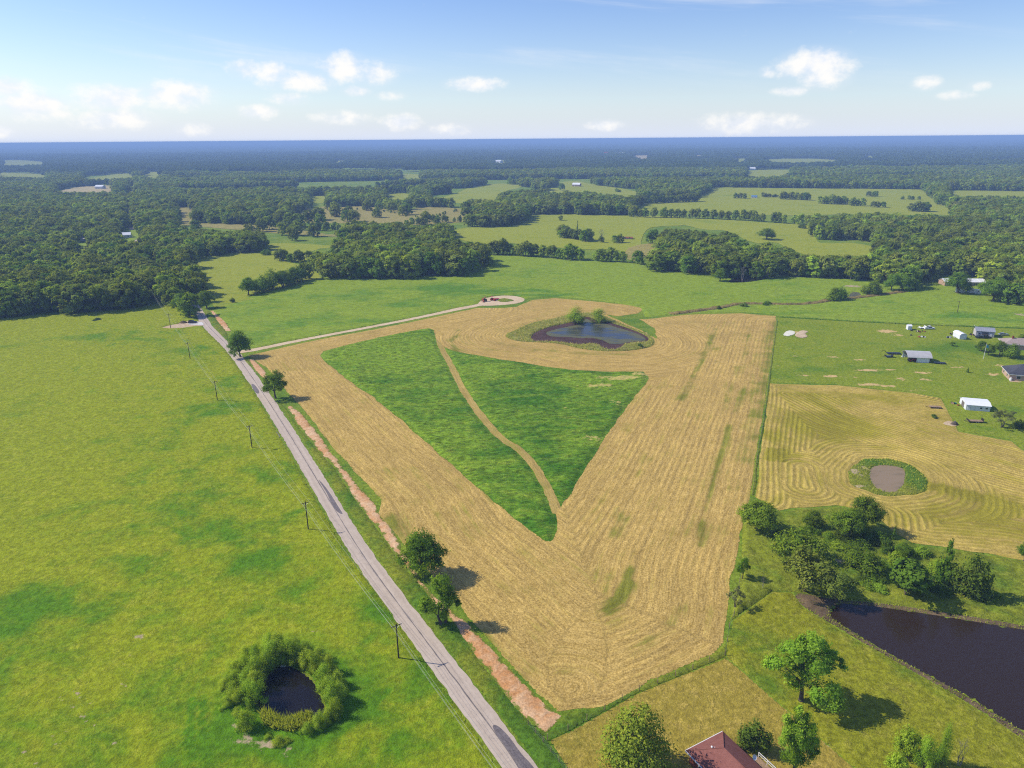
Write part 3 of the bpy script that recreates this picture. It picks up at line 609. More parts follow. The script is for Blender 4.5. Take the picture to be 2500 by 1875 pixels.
lawn_bare = blobs([(2165, 809, 7, 5, 0.81), (2190, 818, 6, 4, 0.59), (1950, 812, 6, 5, 0.65), (2035, 873, 6, 2, 0.65), (2100, 880, 5, 2, 0.65), (2120, 905, 8, 2.5, 0.78), (2172, 904, 3, 1.6, 0.85), (2030, 919, 5, 2.2, 0.91), (2050, 920, 4, 1.5, 0.65), (1962, 917, 5, 3.0, 0.59), (2125, 939, 8, 2.0, 0.95), (2170, 943, 4, 2.0, 0.78),
                   (2200, 925, 3, 4.0, 0.65), (2255, 911, 6, 3.0, 0.65), (2262, 928, 4, 3.0, 0.65), (2335, 897, 8, 2.5, 0.55), (2425, 915, 5, 3, 0.72), (2440, 893, 4, 3, 0.65), (2240, 954, 8, 2.5, 0.52), (1940, 870, 10, 2, 0.45), (2090, 922, 3, 1.4, 0.65), (1895, 890, 3, 20, 0.33), (2400, 935, 10, 3, 0.39)], 1.2)
sheet('lawn', rough(LAWN, .5, 2.0, 17), .9, .035, M_lawn, lumpy(.2, 2.2, 71), lush=lambda P: blobs([(2080, 905, 40, 6, .6), (2330, 930, 30, 10, .4), (2350, 850, 30, 14, .6), (2450, 1000, 14, 30, .7), (2420, 1050, 20, 8, .7)])(P) + .05, bare=lawn_bare, edge=1.0)
HAY2 = gpoly(zz(4, (578, 412), (1000, 424), (1500, 474), (1676, 503), (1740, 640), (1790, 722), (2125, 782), (2205, 842), (2400, 900), (2700, 1500)), zz(5, (2500, 370), (2212, 322), (1900, 272), (1500, 212), (1380, 150), (1290, 60)), zz(4, (1240, 1250), (1000, 1195), (760, 1212), (640, 1230), (480, 1140), (500, 1000), (540, 700)))
HAY2_G = [np.concatenate([POND_R_RING, POND_R_RING[:1]]), gpl(zz(4, (480, 1140), (520, 850), (578, 412))), gpl(zz(4, (790, 950), (810, 1080))), gpl(zz(4, (580, 412), (1000, 430), (1500, 480))), gpl(zz(4, (1400, 760), (2212, 1000))),
          gpl(zz(4, (1290, 1240), (1300, 1420), (1700, 1500), (2212, 1540))), gpl(zz(4, (700, 480), (1000, 640), (1400, 760)))]
sheet('raked_hay_field', rough(HAY2, .8, 2.0, 15), .42, .05, M_hay2, lumpy(.08, 1.5, 81), holes=[POND_R_RING], guides=HAY2_G, row=(1.75, .18), warp=2.2, edge=1.2,
      lush=lambda P: np.maximum(np.maximum(streak(P, zz(4, (860, 520), (1010, 600), (1180, 680)), 2.0, .7), streak(P, zz(4, (1640, 1080), (1900, 1140), (2120, 1200)), 3.0, .6)), np.maximum(streak(P, zz(4, (590, 840), (585, 900)), 1.2, 1.6), streak(P, zz(4, (655, 845), (655, 905)), 1.2, 1.6)))
      + blobs([(2010, 1040, 22, 14, .45), (1960, 960, 26, 5, .3), (2150, 970, 30, 8, .35), (2330, 1260, 30, 14, .35), (1900, 1080, 5, 16, .3)])(P) - .05)
sheet('pond_margin', POND_R_RING, .6, .05, grass('pond_turf', (.19, .20, .022), (.075, .15, .014), (.46, .36, .12), .3, .9, .35, .5), lumpy(.4, 1.8, 91), holes=[POND_R_W], lush=lambda P: .25 + blobs([(2245, 1165, 7, 14, .8), (2120, 1125, 14, 5, .5)])(P),
      bare=blobs([(2088, 1155, 4, 5, .6), (2110, 1145, 3, 5, .5), (2090, 1188, 5, 1.6, .6), (2195, 1200, 5, 2.5, .4)], 1.0), edge=.9)
# rough grass between the raked field and the brown pond, the slope, the mown yard
ROUGH = gpoly(zz(4, (400, 1340), (480, 1160), (640, 1240), (760, 1222), (1000, 1205), (1240, 1260)), zz(5, (1300, 70), (1390, 160), (1500, 222), (1900, 282), (2212, 332), (2520, 380), (2500, 790), (2212, 738), (1800, 668), (1420, 611), (1160, 581), (1000, 571), (850, 541), (715, 527)),
              zz(5, (600, 520), (345, 700), (320, 720), (395, 400)))
sheet('rough_grass', ROUGH, .7, .035, M_verge, lumpy(1.3, 2.2, 101), lush=lambda P: .2 + blobs([(2300, 1420, 50, 10, .3), (2420, 1400, 20, 10, -.2), (1870, 1370, 8, 12, -.6), (2200, 1460, 30, 3, -.3)])(P), bare=blobs([(2040, 1375, 4, 3, .5), (2160, 1335, 6, 2, .5)], 1.0), edge=1.0)
SLOPE = gpoly(zz(5, (345, 705), (600, 525), (715, 532), (785, 628), (895, 693), (1015, 764), (1200, 872), (1500, 1044), (1800, 1212), (2000, 1340), (2212, 1482), (2700, 1850), (2300, 2000), (1500, 1960), (1140, 1668), (830, 1400), (650, 1250), (400, 1030), (305, 950), (300, 890)))
sheet('slope_grass', rough(SLOPE, .4, 1.5, 21), .6, .04, grass('slope_grass_blades', (.215, .225, .012), (.085, .165, .010), (.45, .38, .08), .34, .95, .42, 1.0), lumpy(.4, 1.6, 111), lush=lambda P: np.maximum(streak(P, zz(5, (1000, 780), (1500, 1070), (2000, 1360)), 3.0, .6), blobs([(1900, 1640, 6, 14, .7), (1850, 1600, 5, 10, .6), (2180, 1745, 14, 5, .2)])(P)), edge=1.0)
YARD = gpoly(zz(6, (1350, 1485), (1500, 1415), (1900, 1190), (2212, 1060)), zz(5, (0, 1072), (295, 955), (395, 1035), (645, 1255), (825, 1405), (1135, 1675), (1300, 1850), (600, 2000)), zz(6, (1700, 2000), (1480, 1680)))
def yard_straw(P): return blobs([(1690, 1660, 5, 2, .25), (1500, 1760, 6, 2, .3), (1760, 1745, 3, 1.5, .35), (1860, 1790, 5, 2, .3), (1650, 1800, 3, 2, .25)])(P)
sheet('mown_yard', YARD, .6, .04, M_mown, lumpy(.15, 1.6, 121), bare=lambda P: np.maximum(yard_straw(P), streak(P, zz(5, (650, 1255), (830, 1405), (1130, 1665)), 1.2, .33)), edge=.8)
# grass left standing along the fences
sheet('fence_line_grass', np.concatenate([gpoly(zz(6, (1420, 1330), (1445, 1302), (1700, 1262), (2000, 1100)), zz(5, (0, 1015), (215, 925), (290, 865), (312, 900), (290, 945), (0, 1068))), gpoly(zz(6, (1900, 1185), (1500, 1410), (1345, 1478), (1318, 1456)))]), .45, .05, M_verge, lumpy(.45, 1.2, 131), lush=lambda P: np.full(len(P), .45), edge=.8)
FENCE_R = gpoly(zz(4, (626, 10), (592, 250), (571, 400), (540, 650), (500, 850), (466, 1130)))
sheet('fence_line_grass', rough(strip_poly(FENCE_R, 1.1), .4, 1.0, 6), .4, .06, M_verge, lumpy(.40, 1.1, 132), lush=lambda P: np.full(len(P), .3), edge=.5)
FENCE_N = gpoly(zz(3, (632, 1249), (1000, 1270), (1400, 1292), (1900, 1312), (2212, 1322), (2400, 1328)))
sheet('fence_line_grass', strip_poly(FENCE_N, 1.6), .6, .06, M_verge, lumpy(.9, 1.2, 133), lush=lambda P: np.full(len(P), .9), edge=.5)
sheet('creek_bank', rough(strip_poly(gpl(CREEK), 5.0), 1.2, 1.5, 4), .8, .07, grass('creek_weeds', (.20, .155, .05), (.09, .11, .03), (.34, .24, .12), .5, .6, .5, .9), lumpy(1.3, 2.0, 134), edge=.8)
sheet('sand_patch', chaikin(gpl(zz(4, (662, 95), (690, 72), (735, 75), (742, 95), (700, 110), (670, 108))), 1), .8, .25, M_sand, lumpy(.1, 2, 7), edge=.5)
sheet('bare_patch', chaikin(gpl(zz(4, (745, 90), (780, 70), (830, 78), (800, 95), (830, 112), (780, 124), (735, 108))), 1), .8, .26, M_tan, lumpy(.25, 2, 8), edge=.5)
sheet('dirt_patch', chaikin(gpl(zz('c', (1390, 545), (1470, 520), (1560, 565), (1540, 580), (1430, 570))), 1), .6, .15, M_tan, lumpy(.15, 2, 8), edge=.5)

# ------------------------------------------------------------------ trees: prototypes
def leaf_mat(name, dark, light, trans=.28, var=.22):
    m, g = new_mat(name)
    info = g.n('ShaderNodeObjectInfo'); oi = info.outputs[5]; r = g.attr('rnd')
    stand = g.rng(g.noise(info.outputs[0], .009, 2.0), .35, .65)     # whole stands of trees differ in tone
    f = g.m('ADD', g.m('MULTIPLY', r, .75), g.m('MULTIPLY', oi, var))
    c = g.mix(g.rng(f, .1, 1.0, smooth=False), rgb(*dark), rgb(*light))
    hs = g.n('ShaderNodeHueSaturation', {'Hue': g.m('ADD', .482, g.m('MULTIPLY', g.m('FRACT', g.m('MULTIPLY', oi, 7.3)), .030)), 'Saturation': 1.0, 'Value': g.m('ADD', 1.0 - var, g.m('ADD', g.m('MULTIPLY', oi, var), g.m('MULTIPLY', stand, var * 1.1))), 'Color': c}).outputs[0]
    d = g.n('ShaderNodeBsdfDiffuse', {0: hs}); t = g.n('ShaderNodeBsdfTranslucent', {0: g.mix(.6, hs, rgb(light[0] * 1.35, light[1] * 1.3, light[2] * .5))})
    x = g.n('ShaderNodeMixShader', {0: trans, 1: d.outputs[0], 2: t.outputs[0]})
    g.n('ShaderNodeOutputMaterial', {0: x.outputs[0]}); return m
L_oak = leaf_mat('oak_leaves', (0.078, 0.171, 0.015), (0.274, 0.389, 0.031), .36)
L_forest = leaf_mat('forest_leaves', (0.095, 0.193, 0.016), (0.374, 0.476, 0.035), .42, var=.38)
L_forestlight = leaf_mat('light_forest_leaves', (0.106, 0.174, 0.014), (0.294, 0.347, 0.036), .42, var=.35)
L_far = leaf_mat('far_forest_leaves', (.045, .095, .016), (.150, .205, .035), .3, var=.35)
L_bright = leaf_mat('bright_leaves', (0.149, 0.291, 0.022), (0.445, 0.605, 0.054), .35)
L_magnolia = leaf_mat('glossy_leaves', (0.053, 0.111, 0.011), (0.347, 0.368, 0.035), .12)
L_willow = leaf_mat('willow_leaves', (0.165, 0.293, 0.020), (0.474, 0.600, 0.047), .35)
L_olive = leaf_mat('olive_leaves', (0.138, 0.213, 0.028), (0.326, 0.376, 0.057), .3)
L_dark = leaf_mat('dark_leaves', (0.055, 0.108, 0.014), (0.172, 0.243, 0.026))
M_bark = soil('bark', (.075, .058, .042), (.15, .12, .09), 1.5, .05)
M_deadbark = soil('weathered_bark', (.16, .14, .12), (.30, .27, .23), 1.5, .05)
M_petal = plain('white_petals', (.8, .77, .68), .7)

def leaf_quads(C, N, size, rnd):
    """rhombic leaf clumps, one quad for each centre"""
    n = len(C); N = N / np.linalg.norm(N, axis=1)[:, None]
    A = rnd.normal(size=(n, 3)); U = np.cross(N, A); U /= np.linalg.norm(U, axis=1)[:, None] + 1e-9; W = np.cross(N, U)
    s = size * (.55 + .9 * rnd.random(n)); a = s * (.75 + .5 * rnd.random(n))
    V = np.stack([C - U * s[:, None], C - W * a[:, None] * .6 + U * s[:, None] * .1, C + U * s[:, None], C + W * a[:, None] * .6 - U * s[:, None] * .1], 1)
    bend = (rnd.random(n) - .3)[:, None] * N * s[:, None] * .35
    V[:, 0] += bend; V[:, 2] += bend
    return V.reshape(-1, 3), np.arange(4 * n).reshape(n, 4)
def crown(name, lobes, n, size, mat, seed, clump=26, fuzz=.20, fill=.12, up=.35, rand=.42):
    """leaf clumps over a set of lobes (x, y, z, radius, vertical stretch)"""
    rnd = np.random.default_rng(seed); area = np.array([l[3] ** 2 for l in lobes]); cnt = np.maximum((n * area / area.sum()).astype(int), 8)
    CC = []; NN = []; RR = []
    for (x, y, z, r, vs), k in zip(lobes, cnt):
        K = max(int(clump * (r / 2.5) ** 2), 7); D = rnd.normal(size=(K, 3)); D[:, 2] = D[:, 2] * .9 + .25; D /= np.linalg.norm(D, axis=1)[:, None]
        rad = .74 + .30 * rnd.random(K); i = rnd.integers(0, K, k)
        p = D[i] * rad[i][:, None] + rnd.normal(size=(k, 3)) * fuzz
        f = rnd.random(k) < fill; p[f] *= rnd.random(f.sum())[:, None] ** .5
        nr = D[i] * .7 + p * .5 + rnd.normal(size=(k, 3)) * rand + np.array([0, 0, up])
        CC.append(np.array([x, y, z]) + p * np.array([r, r, r * vs])); NN.append(nr)
        RR.append(np.clip(rnd.random(K)[i] * .6 + rnd.random(k) * .4, 0, 1))
    C = np.concatenate(CC); N = np.concatenate(NN); C[:, 2] = np.maximum(C[:, 2], .15)
    V, F = leaf_quads(C, N, size, rnd); me = mesh_np(name, V, F, mat); fattr(me, 'rnd', np.repeat(np.concatenate(RR), 4)); return me
def trunk(name, lobes, h0, r0, seed, mat=None, stems=1, twigs=2):
    rnd = random.Random(seed); b = MB()
    for s in range(stems):
        a = 6.283 * s / stems + rnd.random(); o = .0 if stems == 1 else r0 * 1.6
        base = Vector((o * math.cos(a), o * math.sin(a), -.15)); fork = Vector((base.x * 1.8 + rnd.uniform(-.25, .25), base.y * 1.8 + rnd.uniform(-.25, .25), h0))
        midp = base.lerp(fork, .5) + Vector((rnd.uniform(-.12, .12), rnd.uniform(-.12, .12), 0))
        b.tube(base, (base + Vector((0, 0, .5))), r0 * 1.35, r0, 8); b.tube(base + Vector((0, 0, .5)), midp, r0, r0 * .85, 8); b.tube(midp, fork, r0 * .85, r0 * .7, 8)
        for i, (x, y, z, r, vs) in enumerate(lobes):
            if i % stems != s: continue
            e = Vector((x, y, z)); m = fork.lerp(e, .5) + Vector((rnd.uniform(-.3, .3), rnd.uniform(-.3, .3), .35)); k = .5 * min(1, r / 2.2)
            b.tube(fork, m, r0 * k, r0 * k * .7, 6); b.tube(m, e, r0 * k * .7, r0 * k * .3, 5)
            for _ in range(twigs):
                d = Vector((rnd.uniform(-1, 1), rnd.uniform(-1, 1), rnd.uniform(-.3, 1))).normalized() * r * .85
                b.tube(m.lerp(e, rnd.uniform(.3, 1)), e + d, r0 * k * .3, .015, 4)
    return b.mesh(name, mat or M_bark)
def ring_lobes(seed, n, R0, zc, zs, r, rv=.25, vs=.85, top=True):
    rnd = random.Random(seed); L = []
    for i in range(n):
        a = 2.399 * i + rnd.uniform(-.4, .4); rr = R0 * math.sqrt((i + .5) / n) * rnd.uniform(.8, 1.1)
        z = zc + zs * (1 - (rr / R0) ** 2) * rnd.uniform(.5, 1.1) - zs * .35 * (rr / R0) * rnd.random()
        L.append((rr * math.cos(a), rr * math.sin(a), z, r * rnd.uniform(1 - rv, 1 + rv) * (1 - .25 * rr / R0), vs))
    return L
PROTO = {}
def proto(key, lobes, n, size, mat, seed, h0=2.2, r0=.28, stems=1, **k):
    PROTO[key] = (trunk('trunk', lobes, h0, r0, seed, stems=stems), crown('crown', lobes, n, size, mat, seed, **k))
# each prototype is about 10 m tall and about 10 m across
for i in range(3):
    proto('oak%d' % i, ring_lobes(11 + i, 12, 3.3, 3.7, 3.5, 2.15), 11500, .18, L_oak, 100 + i, h0=1.6, r0=.34, fuzz=.21)
proto('oakopen', ring_lobes(25, 8, 3.6, 4.4, 3.0, 1.75, .3), 6500, .19, L_oak, 110, h0=2.2, r0=.3, fuzz=.26, fill=.05)
proto('twin', [(0, .3, 8.3, 1.7, .9), (.9, 0, 6.6, 1.3, .9), (1.9, -.2, 5.2, 1.5, .8), (-.6, .2, 6.2, 1.1, .9), (.1, 0, 4.2, 1.1, 1.0), (.2, -.1, 2.4, 1.1, 1.2), (-2.8, -.6, 4.3, 1.7, .75), (-3.6, .2, 3.4, 1.1, .8), (2.6, .4, 4.2, .9, .8)], 7500, .185, L_oak, 120, h0=2.0, r0=.34, stems=2, fuzz=.25)
proto('lime0', [(0, 0, 8.8, 1.4, .9), (1.2, .4, 7.6, 1.3, .8), (-1.6, .3, 7.4, 1.4, .8), (2.9, -.2, 6.6, 1.2, .7), (-2.9, 0, 5.5, 1.5, .7), (.2, -.6, 6.0, 1.6, .9), (2.2, .8, 5.2, 1.2, .8), (-1.2, -.5, 4.2, 1.4, .8), (3.7, .1, 5.6, 1.0, .6), (1.4, -2.2, 3.6, 1.6, .8), (2.2, -3.0, 2.7, 1.3, .8), (-3.9, .6, 4.9, .9, .6), (.3, 1.6, 4.5, 1.4, .8)], 15000, .155, L_bright, 130, h0=2.6, r0=.3, fuzz=.24, fill=.04)
proto('lime1', [(.2, 0, 9.0, 1.2, .9), (-1.2, .3, 7.8, 1.4, .8), (1.5, .2, 7.5, 1.3, .8), (-2.4, -.3, 6.2, 1.3, .8), (.3, -.5, 6.3, 1.6, .9), (2.6, .3, 5.9, 1.2, .8), (-1.2, 0, 4.6, 1.5, .9), (1.6, -.5, 4.3, 1.5, .8), (0, .5, 3.0, 1.4, .8), (3.3, -.2, 4.6, .9, .7)], 14000, .155, L_bright, 131, h0=2.0, r0=.26, fuzz=.24, fill=.05)
proto('magnolia', [(0, 0, 8.2, 2.0, .9), (0, 0, 5.9, 3.3, .85), (1.3, .8, 4.2, 3.2, .8), (-1.4, .6, 4.0, 3.2, .8), (.2, -1.4, 3.8, 3.3, .8), (-1.6, -1.2, 2.6, 2.9, .8), (1.8, -1.0, 2.6, 2.9, .8), (0, 1.8, 2.7, 2.9, .8), (2.0, .9, 2.4, 2.6, .8), (-2.2, .9, 2.3, 2.5, .8)], 11000, .17, L_magnolia, 140, h0=1.2, r0=.36, fuzz=.13, clump=60, up=.6)
for i in range(2):
    r_ = random.Random(60 + i)
    proto('willow%d' % i, [(r_.uniform(-2, 2), r_.uniform(-2, 2), r_.uniform(4.5, 8.4), r_.uniform(1.3, 1.8), 1.7) for _ in range(6)] + [(r_.uniform(-2.8, 2.8), r_.uniform(-2.8, 2.8), r_.uniform(1.8, 4.0), r_.uniform(1.2, 1.7), 1.4) for _ in range(7)], 6000, .17, L_willow, 150 + i, h0=1.0, r0=.16, stems=3, fuzz=.33)
proto('olive', ring_lobes(33, 11, 4.2, 4.4, 3.0, 1.5, .3, 1.1), 4600, .24, L_olive, 160, h0=2.0, r0=.3, stems=2, fuzz=.30, fill=.05)
for i in range(3):
    r_ = random.Random(70 + i)
    proto('bush%d' % i, [(r_.uniform(-2.6, 2.6), r_.uniform(-2.6, 2.6), r_.uniform(2.4, 5.5), r_.uniform(2.2, 3.0), 1.05) for _ in range(8)] + [(0, 0, 7.0, 2.4, 1.1)], 3600, .33, [L_oak, L_dark, L_willow][i], 170 + i, h0=1.0, r0=.2, stems=3, fuzz=.22)
r_ = random.Random(80)
proto('leafy', [(r_.uniform(-2.4, 2.4), r_.uniform(-2.4, 2.4), r_.uniform(2.2, 7.0), r_.uniform(2.0, 2.6), .8) for _ in range(11)] + [(0, 0, 8.2, 1.9, .8)], 4200, .42, leaf_mat('drooping_leaves', (0.056, 0.144, 0.014), (0.140, 0.266, 0.026)), 180, h0=1.0, r0=.25, fuzz=.14, up=.7, clump=34)
proto('spire', [(0, 0, 9.2, .7, 1.2), (.3, .1, 7.7, .9, 1.1), (-.4, .2, 6.4, 1.3, 1.0), (.5, -.2, 5.0, 1.7, 1.0), (-.9, .3, 3.6, 2.0, 1.0), (1.0, .2, 2.9, 2.1, 1.0), (0, -.5, 1.9, 2.3, .8)], 3000, .3, L_oak, 190, h0=1.5, r0=.22)
proto('sparse', ring_lobes(44, 9, 3.4, 4.6, 3.4, 1.0, .3), 1500, .20, leaf_mat('thin_leaves', (0.105, 0.140, 0.044), (0.245, 0.245, 0.088)), 200, h0=2.0, r0=.2, stems=2, fuzz=.34, fill=.02)
PROTO['dead'] = (trunk('trunk', ring_lobes(51, 12, 3.6, 5.0, 3.6, 1.6), 2.4, .26, 210, M_deadbark, stems=2, twigs=6), None)
proto('cedar', [(0, 0, 9.0, .8, 1.5), (0, 0, 7.2, 1.4, 1.2), (.2, 0, 5.4, 1.9, 1.0), (-.2, .1, 3.8, 2.3, .9), (0, 0, 2.2, 2.6, .8)], 2200, .3, L_dark, 220, h0=1.0, r0=.2)
# woodland trees: plainer, many times over
for i in range(6):
    r_ = random.Random(90 + i)
    proto('wood%d' % i, ring_lobes(200 + i, 8 + i % 3, 3.6, 5.0, 3.0, 2.0, .3, [.85, 1.0, .75, .95, .8, 1.1][i]) + [(2.6 * math.cos(a_), 2.6 * math.sin(a_), r_.uniform(1.8, 3.2), r_.uniform(1.5, 2.1), 1.1) for a_ in (r_.uniform(0, 1.2), r_.uniform(1.6, 2.9), r_.uniform(3.3, 4.5), r_.uniform(4.9, 6.0))], 3000, .38, [L_forest, L_forestlight, L_oak, L_forest, L_olive, L_forestlight][i], 300 + i, h0=3.0, r0=.24, fuzz=.17, fill=.06, clump=20, up=.5, rand=.26)

# ------------------------------------------------------------------ single trees
def metres(px, py, wpx, top):
    """size in metres of something standing at a photo point: width of wpx, top seen at photo height top"""
    b = gp(px, py); D = math.hypot(*b)
    q = (np.array([b[0], b[1], 0]) - np.array([0, 0, CAM_H])) @ _R3
    w = wpx / FOCAL * -q[2]
    lo, hi = 0.2, 60.0
    for _ in range(40):
        h = (lo + hi) / 2
        if proj([[b[0], b[1], h]])[0, 1] > top: lo = h
        else: hi = h
    return b, w, h
def plant(name, key, b, w, h, label, cat='tree', group=None, rot=None, seed=None):
    T, C = PROTO[key]; r = random.uniform(0, 6.283) if rot is None else rot
    o = empty(name, (b[0], b[1], 0), r, label, cat, group); o.scale = (w / 10.0, w / 10.0, h / 10.0)
    obj('trunk', T, o)
    if C: obj('crown', C, o)
    return o
def tree_px(name, key, px, py, wpx, top, label, cat='tree', group=None, rot=None, kw=1.0, kh=.97):
    b, w, h = metres(px, py, wpx, top); return plant(name, key, b, w * kw, h * kh, label, cat, group, rot)
SINGLE = [
 ('roadside_tree', 'oak0', 587, 871, 66, 798, 'round dark green tree where the gravel drive meets the road', 'tree'),
 ('roadside_tree', 'oakopen', 673, 972, 76, 899, 'open crowned roadside tree on the dirt strip with gaps between its leaves', 'tree'),
 ('roadside_tree', 'oak1', 1034, 1408, 132, 1284, 'large dense round tree on the dirt strip beside the road', 'tree'),
 ('roadside_tree', 'twin', 1082, 1522, 116, 1402, 'crooked tree with several separate leafy tufts beside the dirt strip', 'tree'),
 ('magnolia_tree', 'magnolia', 1550, 1895, 190, 1712, 'broad glossy leaved tree with small white flowers beside the red roofed house', 'tree'),
 ('shade_tree', 'lime0', 1955, 1712, 196, 1545, 'bright green spreading shade tree on the slope above the brown pond', 'tree'),
 ('shade_tree', 'lime1', 1930, 1905, 130, 1724, 'bright green tree beside the deck of the red roofed house', 'tree'),
 ('shrub', 'bush1', 1838, 1836, 76, 1760, 'round dark shrub behind the red roofed house', 'shrub'),
 ('fence_tree', 'oak2', 1848, 1298, 114, 1212, 'dense round tree at the corner of the raked field fence', 'tree'),
 ('pond_side_tree', 'oak1', 1982, 1290, 58, 1238, 'small tree with a thin crown between two larger ones by the raked field', 'tree'),
 ('pond_side_tree', 'oak0', 2068, 1314, 110, 1232, 'wide tree with a low crown beside the muddy pond field', 'tree'),
 ('pond_side_tree', 'oak2', 2108, 1298, 88, 1192, 'tall tree standing below the small muddy pond', 'tree'),
 ('shrub', 'bush0', 2133, 1324, 58, 1294, 'low green shrub at the edge of the raked field below the tall tree', 'shrub'),
 ('sapling', 'spire', 2180, 1322, 20, 1282, 'slim young tree standing alone at the edge of the raked field', 'tree'),
 ('shrub', 'bush0', 1948, 1364, 112, 1288, 'big dark domed shrub between the fence tree and the brown pond', 'shrub'),
 ('willow', 'olive', 1960, 1440, 150, 1340, 'olive green willow leaning over the end of the brown pond', 'tree'),
 ('willow', 'olive', 2040, 1470, 100, 1392, 'low olive willow dipping its branches to the brown pond', 'tree'),
 ('shrub', 'bush0', 2108, 1396, 96, 1340, 'leafy shrub in the middle of the thicket above the brown pond', 'shrub'),
 ('shrub', 'oak0', 2205, 1366, 56, 1322, 'small round tree at the back of the thicket above the brown pond', 'tree'),
 ('drooping_tree', 'leafy', 2208, 1458, 112, 1362, 'bright domed tree with large drooping leaves above the brown pond', 'tree'),
 ('thicket_tree', 'spire', 2298, 1440, 74, 1313, 'pointed tree with a spiky top in the thicket above the brown pond', 'tree'),
 ('thicket_tree', 'bush1', 2362, 1456, 84, 1350, 'dark ragged tree at the end of the thicket above the brown pond', 'tree'),
 ('sapling', 'oakopen', 1812, 1416, 42, 1352, 'small tree on the fence line next to the cut hay', 'tree'),
 ('sapling', 'sparse', 1794, 1484, 64, 1424, 'thin grey green tree on the fence line below the small tree', 'tree'),
 ('sapling', 'dead', 1861, 1442, 18, 1396, 'slender bare sapling standing in the rough grass', 'tree'),
 ('shade_tree', 'oak0', 2498, 1372, 40, 1314, 'tree at the edge of the raked hay field where the rough grass starts', 'tree'),
 ('bare_tree', 'sparse', 2446, 1044, 82, 992, 'half bare spreading tree beside the white metal building', 'tree'),
 ('shrub', 'bush1', 2488, 1046, 34, 1024, 'dark shrub next to the half bare tree', 'shrub'),
 ('yard_tree', 'oakopen', 2324, 845, 18, 832, 'small flat crowned tree in the lawn below the white shed', 'tree'),
 ('yard_tree', 'spire', 2362, 910, 11, 896, 'tiny young tree in the lawn before the dark roofed house', 'tree'),
 ('yard_tree', 'oak1', 2395, 858, 34, 828, 'round dark tree beside the teal flag pole', 'tree'),
 ('yard_tree', 'oak2', 2412, 868, 34, 832, 'bushy tree behind the teal flag pole', 'tree'),
 ('yard_tree', 'oak0', 2440, 866, 36, 826, 'dark yard tree shading the brown roofed house', 'tree'),
 ('yard_tree', 'bush0', 2470, 872, 44, 838, 'wide low yard tree in front of the brown roofed house', 'tree'),
 ('yard_tree', 'oak2', 2506, 838, 44, 806, 'tree behind the brown roofed house', 'tree'),
 ('willow', 'willow0', 1402, 790, 66, 752, 'light green willow bush on the far bank of the weedy pond', 'shrub'),
 ('willow', 'willow1', 1462, 786, 54, 754, 'round willow bush where the weedy pond narrows', 'shrub'),
 ('shrub', 'bush1', 1562, 848, 16, 838, 'small dark shrub on the near bank of the weedy pond', 'shrub'),
 ('shrub', 'bush2', 2212, 1850, 64, 1775, 'pale leafy shrub below the slope near the brown pond', 'shrub'),
 ('shrub', 'willow1', 2255, 1880, 70, 1800, 'wide feathery shrub in the brush below the slope', 'shrub'),
 ('sapling', 'willow0', 2300, 1868, 44, 1772, 'tall feathery willow sapling in the brush below the slope', 'tree'),
 ('sapling', 'dead', 2340, 1872, 50, 1788, 'bare pale sapling in the brush below the slope', 'tree'),
 ('shrub', 'bush2', 2185, 1890, 50, 1835, 'low rounded shrub at the foot of the slope', 'shrub'),
 ('field_bush', 'bush1', 236, 782, 22, 776, 'low dark bush alone in the pasture near the wood', 'shrub'),
 ('field_bush', 'bush1', 2279, 1020, 18, 1011, 'clump of weeds beside the flatbed trailer', 'shrub'),
 ('field_bush', 'bush1', 568, 738, 12, 726, 'small lone bush at the corner of the yellow field', 'shrub'),
 ('road_end_tree', 'oak2', *zz(1, (1225, 1252))[0], 36, 738, 'small round tree overhanging the road next to the concrete drive', 'tree'),
 ('road_end_tree', 'oak0', *zz(1, (1165, 1205))[0], 44, 708, 'bright rounded tree behind the small one at the road end', 'tree'),
 ('road_end_tree', 'oak1', *zz(1, (1330, 1190))[0], 46, 700, 'tree leaning over the road from the yellow field side', 'tree'),
 ('road_end_tree', 'wood1', *zz(1, (1250, 1150))[0], 54, 672, 'large light green tree where the road enters the wood', 'tree'),
 ('road_end_tree', 'wood0', *zz(1, (1130, 1150))[0], 52, 674, 'broad tree at the corner of the wood beside the road', 'tree'),
 ('road_end_tree', 'wood3', *zz(1, (1270, 1060))[0], 52, 640, 'dark tree at the yellow field edge beyond the road end', 'tree'),
 ('field_tree', 'oak0', 1871, 585, 52, 552, 'large round oak standing alone in the yellow green field', 'tree'),
]
for i, (zx, zy, w_, h_) in enumerate([(880, 575, 4.5, 2.6), (1000, 570, 5, 2.4), (950, 640, 5, 2.2), (720, 520, 5, 2.6), (1340, 660, 5, 3.2), (1430, 760, 5, 3.6), (1250, 910, 4.4, 2.2), (1150, 880, 4.6, 2.2), (1620, 985, 5, 3.4), (1780, 1010, 5, 3.2), (1850, 880, 5.5, 4.4), (1300, 985, 4, 1.8),
                                       (1190, 960, 4, 1.8), (1000, 930, 5, 2.6), (900, 900, 5, 2.6), (600, 590, 5, 2.6), (470, 540, 4, 2.0), (1650, 700, 4.4, 2.8), (1130, 640, 5, 3.0), (1250, 610, 4, 2.4), (1760, 860, 5, 4.6), (2180, 1040, 5, 2.4), (2080, 1020, 4, 2.6)]):
    plant('undergrowth_shrub', ['bush0', 'bush1', 'bush2'][i % 3], gp(*zz('h', (zx, zy))[0]), w_, h_, ['mid green', 'dark green', 'pale green'][i % 3] + ' low shrub filling the thicket above the brown pond', 'shrub', 'undergrowth shrubs above the brown pond')
